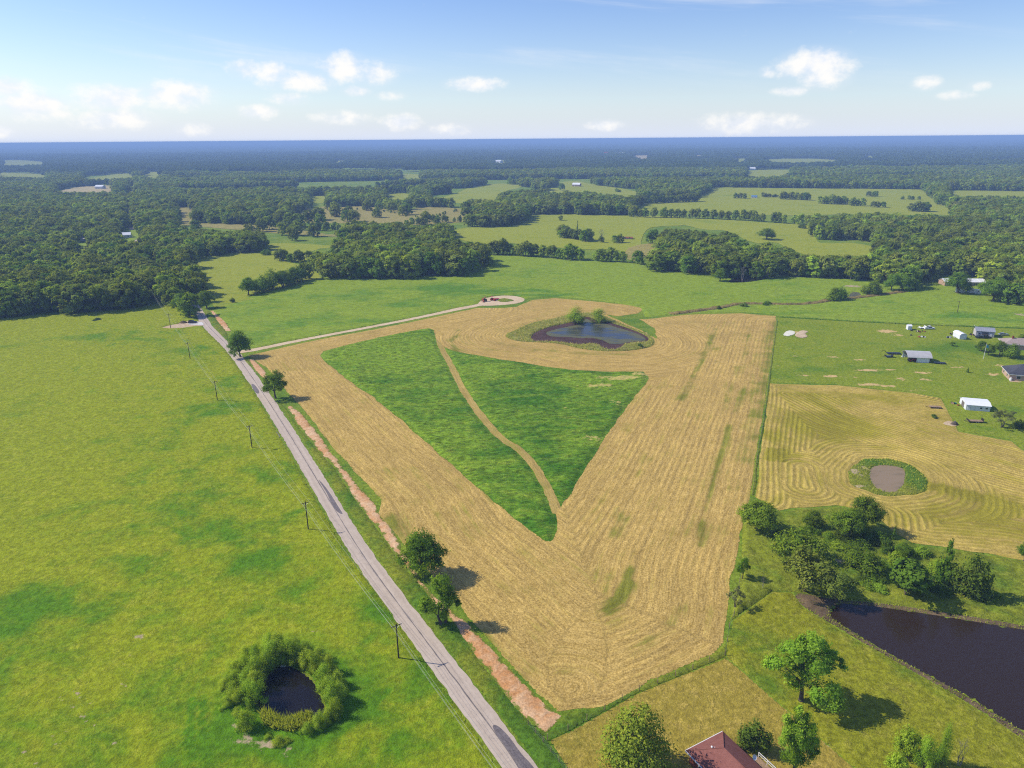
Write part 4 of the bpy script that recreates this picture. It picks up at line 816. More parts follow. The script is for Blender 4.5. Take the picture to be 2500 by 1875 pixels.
for s in SINGLE:
    tree_px(s[0], s[1], s[2], s[3], s[4], s[5], s[6], s[7], rot=0.0 if s[1] in ('twin', 'lime0', 'lime1') else None)
# willows crowding round the small dark pond in the pasture
wi = random.Random(5)
for i, (zx, zy, tw, hh) in enumerate([(560, 1240, 5.2, 5.0), (640, 980, 5, 6.0), (560, 930, 5, 5.2), (470, 960, 4.6, 4.2), (400, 900, 4.6, 3.6), (640, 830, 5, 6.4), (540, 800, 5, 5.6), (430, 780, 5, 4.4), (320, 800, 4.5, 3.4), (660, 720, 5, 6.6),
                                      (560, 650, 5, 5.6), (440, 640, 5, 4.4), (740, 620, 5, 6.6), (660, 540, 5, 5.6), (560, 490, 4.6, 4.2), (830, 560, 5, 6.8), (780, 440, 5, 5.4), (900, 520, 5, 6.8), (900, 400, 4.6, 5.0), (1010, 530, 5, 6.8),
                                      (1080, 540, 5, 6.4), (1080, 420, 4.6, 5.0), (1180, 590, 5, 6.2), (1200, 470, 4.8, 5.0), (1290, 640, 5, 6.2), (1330, 520, 4.6, 4.8), (1390, 760, 5, 6.2), (1440, 640, 5, 5.6), (1420, 880, 5, 6.2), (1520, 800, 5, 5.4),
                                      (1460, 1000, 5, 6.0), (1560, 940, 5, 5.2), (1500, 1110, 4.6, 5.2), (1420, 1170, 4.2, 3.6), (1320, 1230, 4.2, 3.8), (1210, 1290, 3.6, 2.8), (880, 1420, 3.4, 1.8), (770, 1350, 2.4, 1.2), (980, 1400, 2.6, 1.3), (330, 1000, 4, 2.6), (440, 1100, 2.8, 1.8)]):
    b = gp(*zz('i', (zx, zy))[0])
    plant('pond_willow', 'willow%d' % (i % 2), b, tw * wi.uniform(.85, 1.1), hh * wi.uniform(.68, .88), ('light green willow ringing the pasture pond on its ' + ('reedy side' if b[1] < ringc[1] - 6 else 'road side' if b[0] > ringc[0] + 5 else 'open pasture side' if b[0] < ringc[0] - 5 else 'side toward the woods')), 'tree', 'willows around the pasture pond')

# ------------------------------------------------------------------ woodland: where it stands
NEARZONE = zz(1, (-1500, 1330), (0, 1268), (250, 1240), (500, 1228), (800, 1198), (1000, 1168), (1110, 1180), (1170, 1240), (1235, 1262), (1262, 1235), (1275, 1190), (1380, 1190), (1410, 1165)) + zz(1, (1560, 1130), (1990, 1015)) + \
    zz(2, (-20, 990), (100, 1008), (350, 1008), (560, 990), (800, 990), (925, 950), (945, 850), (1200, 862), (1430, 882), (1660, 892), (1840, 902), (1950, 912), (2000, 950), (2212, 970)) + \
    zz(3, (200, 990), (320, 1000), (600, 1000), (720, 990), (1080, 1008), (1300, 1030), (1420, 1075), (1600, 1040), (1650, 985), (1700, 985), (1960, 1000), (1975, 1110), (2050, 1150), (2212, 1185), (3400, 1300), (3400, 6000)) + [(-600, 2600)]
CLEAR = [
 ('yellow', zz(1, (1225, 885), (1500, 838), (1700, 830), (1660, 855), (1770, 850), (1790, 890), (1900, 910), (2060, 965), (1980, 1012), (1800, 1062), (1560, 1122), (1400, 1172), (1360, 1100), (1290, 1000), (1240, 930))),
 ('yellow', zz(1, (1715, 778), (1900, 776), (2212, 798), (2000, 812), (1980, 862), (1900, 880), (1790, 850), (1740, 812))),
 ('green', zz(1, (475, 765), (605, 757), (560, 812), (475, 812))),
 ('green', zz(1, (760, 700), (900, 683), (880, 745), (760, 752))),
 ('brush', zz(1, (1120, 545), (1255, 543), (1245, 640), (1195, 640), (1150, 600))),
 ('brush', zz(1, (1110, 657), (1250, 643), (1500, 652), (1780, 662), (2050, 695), (2212, 703), (2212, 716), (1900, 703), (1700, 685), (1300, 668))),
 ('yellow', zz(1, (1980, 475), (2100, 465), (2090, 502), (2000, 492))),
 ('brush', zz(1, (1760, 545), (1795, 540), (1800, 575), (1750, 570))),
 ('brush', zz(1, (1860, 600), (2000, 545), (2330, 535), (2520, 560), (2600, 570), (2700, 540), (2860, 545), (3060, 570), (3030, 610), (2700, 640), (2350, 625), (2000, 625))),
 ('yellow', zz(1, (0, 240), (150, 240), (305, 255), (300, 275), (0, 278))), ('yellow', zz(1, (-40, 318), (300, 330), (300, 345), (-40, 340))),
 ('yellow', zz(1, (520, 350), (760, 325), (860, 325), (860, 345), (620, 355))), ('yellow', zz(1, (915, 315), (1050, 315), (1000, 350), (930, 340))),
 ('tan', zz(1, (350, 437), (480, 412), (730, 400), (745, 432), (500, 437))), ('yellow', zz(1, (830, 410), (875, 410), (870, 436), (830, 440))),
 ('green', zz(1, (812, 505), (834, 505), (834, 690), (806, 690))),
 ('yellow', zz(2, (390, 330), (520, 330), (520, 346), (400, 346))),
 ('yellow', zz(2, (290, 455), (440, 450), (460, 480), (330, 482))),
 ('yellow', zz(2, (560, 466), (720, 455), (850, 410), (1000, 391), (1168, 400), (1140, 422), (1040, 440), (1000, 492), (880, 478), (760, 502), (720, 472))),
 ('yellow', zz(2, (710, 715), (860, 672), (1060, 668), (1195, 640), (1200, 594), (1400, 587), (1860, 600), (2212, 612), (2212, 662), (1980, 670), (1930, 700), (1900, 770), (1960, 792), (1860, 855), (1800, 800), (1700, 790), (1620, 795), (1400, 780), (1250, 775), (1150, 757), (1030, 742), (930, 772), (850, 742))),
 ('brush', zz(2, (1830, 812), (1950, 780), (2055, 780), (1985, 832), (1862, 882))),
 ('yellow', zz(2, (1325, 437), (1420, 385), (1520, 374), (1640, 400), (1760, 415), (1928, 430), (1900, 457), (1800, 452), (1700, 442), (1600, 427), (1480, 432))),
 ('yellow', zz(2, (975, 240), (1090, 240), (1090, 262), (980, 265))), ('tan', zz(2, (1870, 210), (2010, 208), (2010, 224), (1920, 240))),
 ('yellow', zz(3, (-20, 620), (250, 625), (600, 650), (850, 660), (862, 742), (900, 757), (1100, 750), (1275, 790), (1235, 832), (900, 832), (820, 834), (700, 792), (610, 742), (480, 762), (330, 692), (180, 692), (70, 662), (-20, 652))),
 ('yellow', zz(3, (-300, 560), (-180, 490), (0, 490), (130, 480), (210, 414), (600, 419), (1200, 424), (1560, 430), (1650, 500), (1672, 530), (1745, 545), (1765, 582), (1600, 567), (1490, 577), (1300, 562), (870, 572), (800, 577), (400, 567), (190, 547), (0, 547), (-130, 545))),
 ('yellow', zz(3, (1715, 431), (2600, 450), (2600, 470), (1900, 456), (1800, 466))),
 ('yellow', zz(3, (330, 230), (450, 230), (450, 256), (330, 252))), ('yellow', zz(3, (520, 240), (640, 230), (860, 230), (1035, 240), (1030, 252), (600, 254))), ('yellow', zz(3, (1175, 210), (1265, 212), (1265, 230), (1175, 230))),
 ('yellow', zz(3, (425, 310), (560, 300), (720, 305), (640, 327), (560, 337), (430, 332))), ('tan', zz(3, (80, 208), (160, 208), (100, 226))), ('tan', zz(3, (1685, 204), (1750, 203), (1750, 212), (1690, 212))), ('yellow', zz(1, (2140, 245), (2230, 240), (2230, 250), (2150, 252))),
 ('green', zz(3, (1610, 1030), (1640, 995), (1980, 995), (1980, 1110), (1720, 1105))),
]
M_bare = grass('bare_field', (.44, .36, .17), (.26, .25, .08), (.52, .42, .22), .5, .3, .3, .9)
FMAT = {'yellow': M_yellowfield, 'green': M_farmeadow, 'brush': M_brush, 'tan': M_bare}
for i, (kind, pts) in enumerate(CLEAR):
    P = np.array(pts); c = P.mean(0); Q = c + (P - c) * 1.06; Q[:, 1] += np.where(P[:, 1] > c[1], 7.0, 0.0)
    W = chaikin(gpl(Q), 1); me = bpy.data.meshes.new('clearing'); zc = .10 + .03 * (i % 7)
    me.from_pydata([(x, y, zc) for x, y in W], [], [tuple(range(len(W)))]); me.materials.append(FMAT[kind])
    fattr(me, 'lush', np.full(len(W), .1)); fattr(me, 'bare', np.zeros(len(W)))
    tag(obj({'yellow': 'pasture_clearing', 'green': 'grass_clearing', 'brush': 'brush_clearing', 'tan': 'bare_clearing'}[kind], me), kind='structure')

def scatter(y0, y1, sp, seed):
    r = np.random.default_rng(seed); P = []
    Y = np.arange(y0, y1, sp * .87)
    for j, y in enumerate(Y):
        w = y * .80 + 90; x = np.arange(-w, w, sp) + (j % 2) * sp / 2; P.append(np.stack([x, np.full(len(x), y)], 1))
    P = np.concatenate(P); return P + (r.random(P.shape) - .5) * sp * .75
road_line = chaikin(np.array(ROAD_C[9:]), 2, False)
def woodland(y0, y1, sp, hmin, hmax, seed):
    P = scatter(y0, y1, sp, seed); r = np.random.default_rng(seed + 1)
    H = hmin + (hmax - hmin) * (.55 * fbm(P[:, 0], P[:, 1], 90, 2, 77) + .45 * r.random(len(P)))
    px = proj(np.column_stack([P, np.zeros(len(P))])); keep = ~inside(px, NEARZONE)
    ups = [proj(np.column_stack([P, H * q])) for q in np.linspace(.06, 1.02, 15)]
    for kind, c in CLEAR:
        hit = inside(px, c)
        for q in ups: hit |= inside(q, c)
        if kind == 'brush': hit &= r.random(len(P)) > .03
        keep &= ~hit
    d, _, _ = near_line(P, road_line, False); keep &= d > 4.0
    gaps = fbm(P[:, 0] * .6, P[:, 1], 260, 3, 55); keep &= ~((gaps > .66) & (np.hypot(P[:, 0], P[:, 1]) > 1050))
    return P[keep], H[keep], px[keep]
WP, WH, WPX = woodland(395, 2300, 11.2, 10.0, 21.5, 500)
# hedges and clumps that stand in the open: photo polyline, spacing, width of the belt, heights
HEDGES = [
 ('hedge_tree', zz(1, (1580, 1110), (1800, 1062), (1985, 1005)), 5.5, 6, 10, 15, 'bushy tree in the short hedge between the yellow field and the green meadow'),
 ('hedge_tree', zz(1, (1805, 885), (1860, 897), (1925, 897), (1975, 878)), 7.0, 8, 8, 12, 'tree of the small clump in the yellow field beyond the short hedge'),
 ('hedge_tree', zz(1, (1680, 850), (1750, 850)), 7.0, 2, 4, 6, 'low bush at the far side of the yellow field'),
 ('hedge_tree', zz(2, (965, 846), (1060, 848), (1200, 858), (1300, 864), (1430, 878), (1540, 884), (1660, 890), (1840, 900)), 8.2, 7, 9, 15, 'tree in the hedgerow along the back of the green meadow'),
 ('hedge_tree', zz(2, (1910, 906), (1915, 908)), 9.0, 1, 12, 13, 'lone tree beyond the end of the meadow hedgerow'),
 ('field_hedge_tree', zz(2, (1870, 606), (2212, 613)) + zz(3, (150, 615), (400, 626), (600, 641), (850, 660)), 9.5, 6, 11, 15, 'tree in the long hedgerow between the two pale fields'),
 ('island_tree', zz(2, (1410, 735), (1480, 745), (1570, 755), (1600, 765)), 7.5, 12, 9, 14, 'tree of the island in the pale field'),
 ('island_tree', zz(2, (1680, 768), (1760, 775), (1810, 770)), 9.0, 6, 7, 11, 'small tree beside the brick ruin in the pale field'),
 ('pasture_tree', zz(3, (350, 485), (435, 488)), 9.0, 6, 9, 12, 'tree clump by the blue shed in the far pasture'), ('pasture_tree', zz(3, (515, 478), (628, 480)), 8.0, 6, 6, 10, 'tree of the low far pasture thicket'),
 ('pasture_tree', zz(3, (655, 492), (740, 495), (825, 498)), 8.5, 12, 11, 15, 'tree of the large far pasture clump'), ('pasture_tree', zz(3, (910, 520), (1000, 525), (1065, 524)), 8.5, 12, 11, 16, 'tree of the round far pasture clump'),
 ('pasture_tree', zz(3, (1100, 534), (1200, 535)), 9.5, 5, 11, 14, 'tree of the pair at the far pasture edge'), ('pasture_tree', zz(3, (1195, 474), (1278, 475)), 9.0, 4, 9, 11, 'tree of the umbrella shaped far clump'),
 ('pasture_tree', zz(3, (1225, 543), (1335, 545)), 9.0, 5, 7, 10, 'brownish tree in the far pasture row'), ('pasture_tree', zz(3, (1420, 492), (1550, 498)), 10.0, 4, 5, 8, 'small dark bush of the far pasture'), ('pasture_tree', zz(3, (1495, 570), (1600, 572)), 9.0, 10, 11, 15, 'tree by the bare bank of the far pasture'),
 ('pasture_tree', zz(3, (-200, 520), (20, 510), (130, 505)), 10.0, 10, 9, 14, 'tree in the gap between the far pastures'), ('pasture_tree', zz(3, (770, 675), (800, 680)), 8.0, 2, 4, 5, 'bush below the long hedgerow'),
 ('creek_tree', zz(3, (965, 1142), (1060, 1140)), 4.0, 6, 6, 10, 'bushy tree on the bank of the creek pool'), ('creek_tree', zz(3, (1190, 1108), (1310, 1105)), 4.2, 6, 6, 11, 'bush on the creek bank beyond the pool'), ('creek_tree', zz(3, (1340, 1085), (1420, 1078), (1510, 1075)), 8.0, 5, 11, 17, 'tall tree where the creek meets the wood'),
 ('yard_edge_tree', zz(3, (1775, 1098), (1820, 1100)), 8.0, 2, 15, 18, 'tall tree between the long white building and the camper vans'), ('yard_edge_tree', zz(3, (2000, 1150), (2100, 1162), (2212, 1175), (2420, 1190)), 8.5, 6, 13, 18, 'tall tree on the edge of the wood by the camper vans'),
 ('creek_bush', zz(3, (120, 1208), (650, 1168), (490, 1166)), 24.0, 2, 2.2, 3.4, 'small dark bush along the dry creek'),
 ('shed_tree', zz(2, (1415, 628), (1418, 630)), 9.0, 1, 7, 8, 'small lone tree in the middle of the pale field'), ('shed_tree', zz(2, (1425, 433), (1428, 434)), 9.0, 1, 15, 16, 'tall lone tree beside the far farmhouse'), ('shed_tree', zz(2, (1765, 442), (1805, 446)), 12.0, 4, 6, 8, 'yard tree of the far farmhouse'),
 ('brush_tree', zz(2, (120, 560), (330, 580), (520, 620), (620, 615), (760, 560)), 26.0, 18, 3, 5, 'low bush in the brown brushy field'),
 ('brush_tree', zz(1, (1900, 690), (2100, 700), (2212, 690)) + zz(2, (150, 690), (330, 690), (560, 650), (740, 640)), 9.0, 26, 6, 11, 'tree of the thin belt below the brown brushy field'),
]
hr = random.Random(9); WOODK = ['wood%d' % i for i in range(6)]
PLANTED = []
for name, pts, sp, wid, h0, h1, lab in HEDGES:
    L = gpl(pts); s = np.concatenate([[0], np.cumsum(np.linalg.norm(np.diff(L, axis=0), axis=1))]); n = max(int(s[-1] / sp) + 1, 1) * (2 if wid >= 10 else 1)
    for k in range(n):
        u = s[-1] * ((k + hr.uniform(.2, .8)) / n); p = np.array([np.interp(u, s, L[:, 0]), np.interp(u, s, L[:, 1])]) + np.array([hr.uniform(-.5, .5), hr.uniform(0, 1)]) * wid * .6
        h = hr.uniform(h0, h1); PLANTED.append((name, p, h, lab))
NIND = 0
MASS = [(p, h) for name, p, h, lab in PLANTED if name in ('brush_tree', 'field_hedge_tree')]
for name, p, h, lab in PLANTED:
    if name in ('brush_tree', 'field_hedge_tree'): continue
    D = math.hypot(*p); key = hr.choice(['oak0', 'oak1', 'oak2', 'bush0']) if D < 560 or h < 7 else hr.choice(WOODK)
    if h < 7: key = hr.choice(['bush0', 'bush1'])
    w = h * hr.uniform(.9, 1.2) if h > 7 else h * hr.uniform(1.2, 1.7)
    plant(name, key, p, w, h, lab, 'shrub' if h < 7 else 'tree', 'trees' + lab[min([lab.find(q) for q in (' in ', ' of ', ' by ', ' on ', ' at ', ' along ', ' beside ', ' between ', ' where ', ' below ', ' beyond ') if q in lab]):]); NIND += 1
for px, py, w, top, key, name, lab in [(Z[0][0], Z[0][1], wp, tp, k, nm, lb) for Z, wp, tp, k, nm, lb in [
        (zz(2, (1525, 745)), 10, 537, 'cedar', 'cedar_tree', 'dark pointed cedar rising from the island of trees in the pale field'), (zz(2, (1680, 755)), 20, 548, 'dead', 'dead_tree', 'grey dead tree beside the island in the pale field'), (zz(2, (1600, 762)), 16, 556, 'dead', 'dead_tree', 'short dead tree on the edge of the island in the pale field'),
        (zz(3, (400, 1012)), 26, 640, 'dead', 'dead_tree', 'tall dead tree by the dark pool at the wood edge'), (zz(3, (575, 1000)), 30, 656, 'dead', 'dead_tree', 'broad bare tree beyond the dark pool at the wood edge'), (zz(3, (255, 1020)), 38, 648, 'oak1', 'wood_edge_tree', 'round bright tree standing before the wood by the dark pool'), (zz(3, (1150, 1000)), 56, 646, 'olive', 'wood_edge_tree', 'pale olive tree bulging from the edge of the wood')]]:
    tree_px(name, key, px, py, w, top, lab)

# the 220 woodland trees that show largest stand as single trees, the rest as one mass
dn, _, _ = near_line(WP, gpl(NEARZONE[:54]), False)
score = np.hypot(WP[:, 0], WP[:, 1]) + np.maximum(dn - 6, 0) * 9; score[(WPX[:, 0] < -60) | (WPX[:, 0] > 2560)] += 5000
order = np.argsort(score); nfront = max(60, 318 - NIND - len(SINGLE) - 41 - 7 + 20); front = order[:nfront]; rest = order[nfront:]
wr = np.random.default_rng(77)
def wood_label(x):
    if x[0] < 470: return 'broadleaf tree on the edge of the dense wood behind the pasture', 'edge trees of the wood behind the pasture'
    if x[0] < 620: return 'broadleaf tree overhanging the end of the road', 'trees at the end of the road'
    if x[0] < 1250: return 'broadleaf tree in the grove beyond the gravel drive', 'grove beyond the gravel drive'
    return 'broadleaf tree on the edge of the wood behind the creek', 'edge trees of the wood behind the creek'
for i in front:
    h = WH[i]; lab, grp = wood_label(WPX[i]); w = h * wr.uniform(.92, 1.35); k = int(wr.integers(0, 6))
    lab = ('tall ' if h > 16.3 else 'lower ') + ['mid green', 'light green', 'dark green', 'mid green', 'olive green', 'light green'][k] + ' ' + lab
    plant('woodland_tree', WOODK[k], WP[i], w, h, lab, 'tree', grp)

def instancer(name, P, S, keys_meshes, seed, label):
    """one mass of trees: points with a tree set on each"""
    r = np.random.default_rng(seed); n = len(P)
    coll = bpy.data.collections.new(name + '_kinds')
    for k, meshes in enumerate(keys_meshes):
        o = bpy.data.objects.new('%s_kind_%02d' % (name, k), meshes); coll.objects.link(o)
    me = bpy.data.meshes.new(name); me.vertices.add(n); me.vertices.foreach_set('co', np.column_stack([P, np.zeros(n)]).astype(np.float32).ravel())
    a = me.attributes.new('scl', 'FLOAT_VECTOR', 'POINT'); a.data.foreach_set('vector', S.astype(np.float32).ravel())
    fattr(me, 'rotz', r.random(n) * 6.283)
    a = me.attributes.new('kind_index', 'INT', 'POINT'); a.data.foreach_set('value', r.integers(0, len(keys_meshes), n).astype(np.int32))
    o = obj(name, me); tag(o, label, None, None, 'stuff')
    nt = bpy.data.node_groups.new(name, 'GeometryNodeTree'); nt.interface.new_socket('Geometry', in_out='INPUT', socket_type='NodeSocketGeometry'); nt.interface.new_socket('Geometry', in_out='OUTPUT', socket_type='NodeSocketGeometry')
    gi = nt.nodes.new('NodeGroupInput'); go = nt.nodes.new('NodeGroupOutput')
    ci = nt.nodes.new('GeometryNodeCollectionInfo'); ci.inputs[0].default_value = coll; ci.inputs[1].default_value = True; ci.inputs[2].default_value = True
    ip = nt.nodes.new('GeometryNodeInstanceOnPoints'); nt.links.new(gi.outputs[0], ip.inputs['Points']); nt.links.new(ci.outputs[0], ip.inputs['Instance']); ip.inputs['Pick Instance'].default_value = True
    def na(nm, t):
        x = nt.nodes.new('GeometryNodeInputNamedAttribute'); x.data_type = t; x.inputs[0].default_value = nm; return x.outputs[0]
    nt.links.new(na('kind_index', 'INT'), ip.inputs['Instance Index'])
    cx = nt.nodes.new('ShaderNodeCombineXYZ'); nt.links.new(na('rotz', 'FLOAT'), cx.inputs[2]); er = nt.nodes.new('FunctionNodeEulerToRotation'); nt.links.new(cx.outputs[0], er.inputs[0]); nt.links.new(er.outputs[0], ip.inputs['Rotation'])
    nt.links.new(na('scl', 'FLOAT_VECTOR'), ip.inputs['Scale']); nt.links.new(ip.outputs[0], go.inputs[0])
    md = o.modifiers.new('trees', 'NODES'); md.node_group = nt
    return o
def joined(a, b, name):
    """trunk and crown as one mesh, for the mass"""
    va = np.empty(len(a.vertices) * 3, np.float32); a.vertices.foreach_get('co', va); vb = np.empty(len(b.vertices) * 3, np.float32); b.vertices.foreach_get('co', vb)
    F = [tuple(p.vertices) for p in a.polygons]; F2 = [tuple(i + len(a.vertices) for i in p.vertices) for p in b.polygons]
    me = bpy.data.meshes.new(name); me.from_pydata(np.concatenate([va, vb]).reshape(-1, 3).tolist(), [], F + F2)
    me.materials.append(a.materials[0]); me.materials.append(b.materials[0])
    me.polygons.foreach_set('material_index', np.array([0] * len(F) + [1] * len(F2), np.int32))
    rn = np.zeros(len(b.vertices), np.float32); b.attributes['rnd'].data.foreach_get('value', rn); fattr(me, 'rnd', np.concatenate([np.zeros(len(a.vertices)), rn])); return me
wk = [joined(*PROTO[k], 'wood_tree') for k in WOODK]
r_ = np.random.default_rng(12); n_ = len(rest); hw = WH[rest] * (.92 + .42 * r_.random(n_)) / 10
MP = np.array([m_[0] for m_ in MASS]); MH = np.array([m_[1] for m_ in MASS]); MS = np.stack([MH * .085, MH * .085, MH * .1], 1)
instancer('woodland', np.concatenate([WP[rest], MP]), np.concatenate([np.stack([hw, hw, WH[rest] / 10], 1), MS]), wk, 21, 'dense broadleaf woodland of many trees behind the fields')
# farther woods: whole clumps of trees
def clump_mesh(seed):
    r = np.random.default_rng(seed); lob = []
    for i in range(14):
        x, y = r.uniform(-19, 19, 2); h = r.uniform(10, 17)
        for _ in range(3): lob.append((x + r.uniform(-2.4, 2.4), y + r.uniform(-2.4, 2.4), h * r.uniform(.55, .85), r.uniform(2.6, 4.0), .95))
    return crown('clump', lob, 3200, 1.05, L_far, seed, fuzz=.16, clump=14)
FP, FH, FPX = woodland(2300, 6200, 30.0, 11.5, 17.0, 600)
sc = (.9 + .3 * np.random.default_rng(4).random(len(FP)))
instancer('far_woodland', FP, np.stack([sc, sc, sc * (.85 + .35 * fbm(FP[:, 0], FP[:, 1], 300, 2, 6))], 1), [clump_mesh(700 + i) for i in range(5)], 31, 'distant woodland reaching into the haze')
# the last woods before the horizon: canopy surface
cs = 100.0; V = []; X = np.arange(-34000, 34001, cs); Y = np.arange(6100, 40001, cs)
XX, YY = np.meshgrid(X, Y); P = np.stack([XX.ravel(), YY.ravel()], 1); Zc = 5 + 10 * fbm(P[:, 0], P[:, 1], 170, 3, 15) + 3 * _hash(P[:, 0] / 100, P[:, 1] / 100, 3)
gi = np.arange(XX.size).reshape(XX.shape); F = np.stack([gi[:-1, :-1], gi[:-1, 1:], gi[1:, 1:], gi[1:, :-1]], 2).reshape(-1, 4)
cen = P[F].mean(1); F = F[np.abs(cen[:, 0]) < cen[:, 1] * .85]
used = np.unique(F); rm = np.full(len(P), -1); rm[used] = np.arange(len(used))
m, g = new_mat('far_canopy'); p = g.pos(); finish(g, g.mix(g.rng(g.noise(p, .006, 5.0, .65), .35, .68), rgb(.030, .055, .018), rgb(.075, .11, .035)), .95, .05, g.noise(p, .03, 3.0), 8.0, .8)
tag(obj('horizon_woodland', mesh_np('horizon_woodland', np.column_stack([P[used], Zc[used]]), rm[F], m, True)), 'unbroken woodland fading to blue along the horizon', None, None, 'stuff')
print('TREES', len(front) + NIND + len(SINGLE) + 41, 'mass', n_, len(FP))

# ------------------------------------------------------------------ building materials
M_white = plain('white_metal', (.78, .79, .80), .45, .4, var=.05)
M_whitewall = plain('white_siding', (.66, .68, .72), .6, .3, var=.06)
M_galv = plain('galvanised_roof', (.58, .56, .53), .42, .5, .25, .08, .6)
M_greyroof = plain('grey_metal_roof', (.34, .36, .40), .45, .5, .2, .08, .6)
M_lav = plain('grey_lilac_siding', (.46, .43, .46), .6, .3, var=.06)
M_shingle_red = soil('red_brown_shingles', (.185, .072, .058), (.250, .105, .085), 1.6, .02)
M_shingle_dark = soil('charcoal_shingles', (.050, .054, .068), (.085, .088, .105), 1.4, .02)
M_shingle_brown = soil('brown_shingles', (.30, .235, .21), (.38, .31, .28), 1.4, .02)
M_brick_red = soil('red_brick', (.20, .055, .030), (.27, .085, .05), 2.5, .02)
M_brick_tan = soil('tan_brick', (.42, .28, .20), (.52, .37, .28), 2.5, .02)
M_trim = plain('white_trim', (.75, .75, .74), .5, var=.04)
M_glass = plain('window_glass', (.03, .04, .05), .08, .6, var=.05)
M_wood = plain('weathered_boards', (.30, .21, .13), .85, .1, var=.25, scale=3.0)
M_pole = plain('creosoted_timber', (.075, .055, .042), .9, .1, var=.2, scale=2.0)
M_steel = plain('grey_steel', (.30, .31, .32), .45, .5, .6)
M_black = plain('black_paint', (.018, .018, .020), .4, .5)
M_tyre = plain('tyre_rubber', (.022, .021, .020), .85, .2)
M_redpaint = plain('red_tractor_paint', (.42, .030, .022), .4, .5)
M_rust = plain('rusty_iron', (.26, .085, .035), .8, .2, .2, .3, 3.0)
M_dkblue = plain('dark_blue_paint', (.018, .022, .040), .25, .6)
M_silver = plain('silver_paint', (.42, .44, .46), .3, .6, .5)
M_whitepaint = plain('white_car_paint', (.76, .76, .76), .3, .5, var=.03)
M_teal = plain('teal_cloth', (.06, .34, .42), .8, .1)
M_porc = plain('porcelain', (.55, .58, .58), .3, .5)
M_wire = plain('aluminium_wire', (.62, .62, .52), .5, .4, .3, .05)
M_shade_in = plain('shaded_interior', (.16, .14, .12), .9, .1)  # dark tone of a shaded interior, put into the colour

def frame2(pa, pb, z=0.0):
    """front wall between two photo points: origin, heading and length"""
    a = gpz(*pa, z); b = gpz(*pb, z); d = b - a; return a, math.atan2(d[1], d[0]), float(np.hypot(*d))

# ------------------------------------------------------------------ poles and wires
POLES = [gp(973.5, 1610), gp(753, 1294), gp(615.7, 1095), gp(531, 979), gp(464.5, 877.7), gp(417, 802)]
LINE = math.atan2(*(POLES[-1] - POLES[0])[::-1])
POLE_H = 8.7
def utility_pole(b, rz, label, h=POLE_H, arm=2.3, group=None):
    o = empty('utility_pole', (b[0], b[1], 0), rz, label, 'pole', group)
    MB().tube((0, 0, -.3), (0, 0, h), .17, .115, 10).build('post', M_pole, o)
    MB().box((0, 0, h - .45), (.12, arm, .13)).build('crossarm', M_pole, o)
    MB().tube((0, -.75, h - .5), (0, 0, h - 1.15), .03, .03, 4).tube((0, .75, h - .5), (0, 0, h - 1.15), .03, .03, 4).build('brace', M_steel, o)
    for y in (-arm / 2 + .1, arm / 2 - .1, .45):
        MB().tube((0, y, h - .4), (0, y, h - .2), .05, .035, 6).build('insulator', M_porc, o)
    return o
pl = ['wooden utility pole beside the road with its shadow across the asphalt', 'wooden utility pole in the pasture above the ringed pond', 'wooden utility pole opposite the bare length of the red dirt strip', 'wooden utility pole across the road from the open crowned tree',
      'wooden utility pole in the pasture opposite the gravel drive', 'wooden utility pole beside the tan driveway at the wood']
for b, lab in zip(POLES, pl): utility_pole(b, LINE, lab, group='roadside utility poles')
ext = [POLES[0] + (POLES[0] - POLES[1])] + POLES + [POLES[-1] + (POLES[-1] - POLES[-2]) * 1.2]
side = np.array([-math.sin(LINE), math.cos(LINE)])
utility_pole(ext[0], LINE, 'wooden utility pole past the bottom of the pasture', group='roadside utility poles')
for off, z in ((-1.05, POLE_H - .18), (.45, POLE_H - .18), (1.05, POLE_H - .18), (0.0, POLE_H - 2.2)):
    b = MB()
    for p, q in zip(ext[:-1], ext[1:]):
        L = float(np.hypot(*(q - p))); prev = None
        for k in range(9):
            u = k / 8; c = p + (q - p) * u + side * off; zc = z - 4 * u * (1 - u) * L * .014
            if prev is not None: b.tube(prev, (c[0], c[1], zc), .013, .013, 4, False)
            prev = (c[0], c[1], zc)
    tag(b.build('power_line', M_wire), 'overhead wire strung along the roadside poles', 'wire', 'overhead wires along the road')
b, w, h = metres(2337, 764, 5, 734); utility_pole(b, 1.2, 'lone utility pole in the bright meadow before the camper vans', h * .98)
b, w, h = metres(2370.5, 823, 5, 795)
o = empty('yard_light', (b[0], b[1], 0), .4, 'tall yard light pole between the white shed and the grey shed', 'lamp post')
MB().tube((0, 0, -.2), (0, 0, h), .12, .08, 8).build('post', M_pole, o); MB().tube((0, 0, h - .3), (.9, 0, h + .1), .035, .03, 5).build('arm', M_steel, o); MB().box((1.0, 0, h + .08), (.5, .25, .18), taper=.6).build('lamp_head', M_trim, o)
b, w, h = metres(2401, 876, 5, 840)
o = empty('flag_pole', (b[0], b[1], 0), .2, 'pale flag pole with a small hanging teal flag', 'flag pole')
MB().tube((0, 0, -.2), (0, 0, h), .10, .06, 8).build('pole', M_trim, o); MB().tube((0, 0, h), (0, 0, h + .14), .1, .02, 6).build('finial', M_trim, o)
fl = MB()
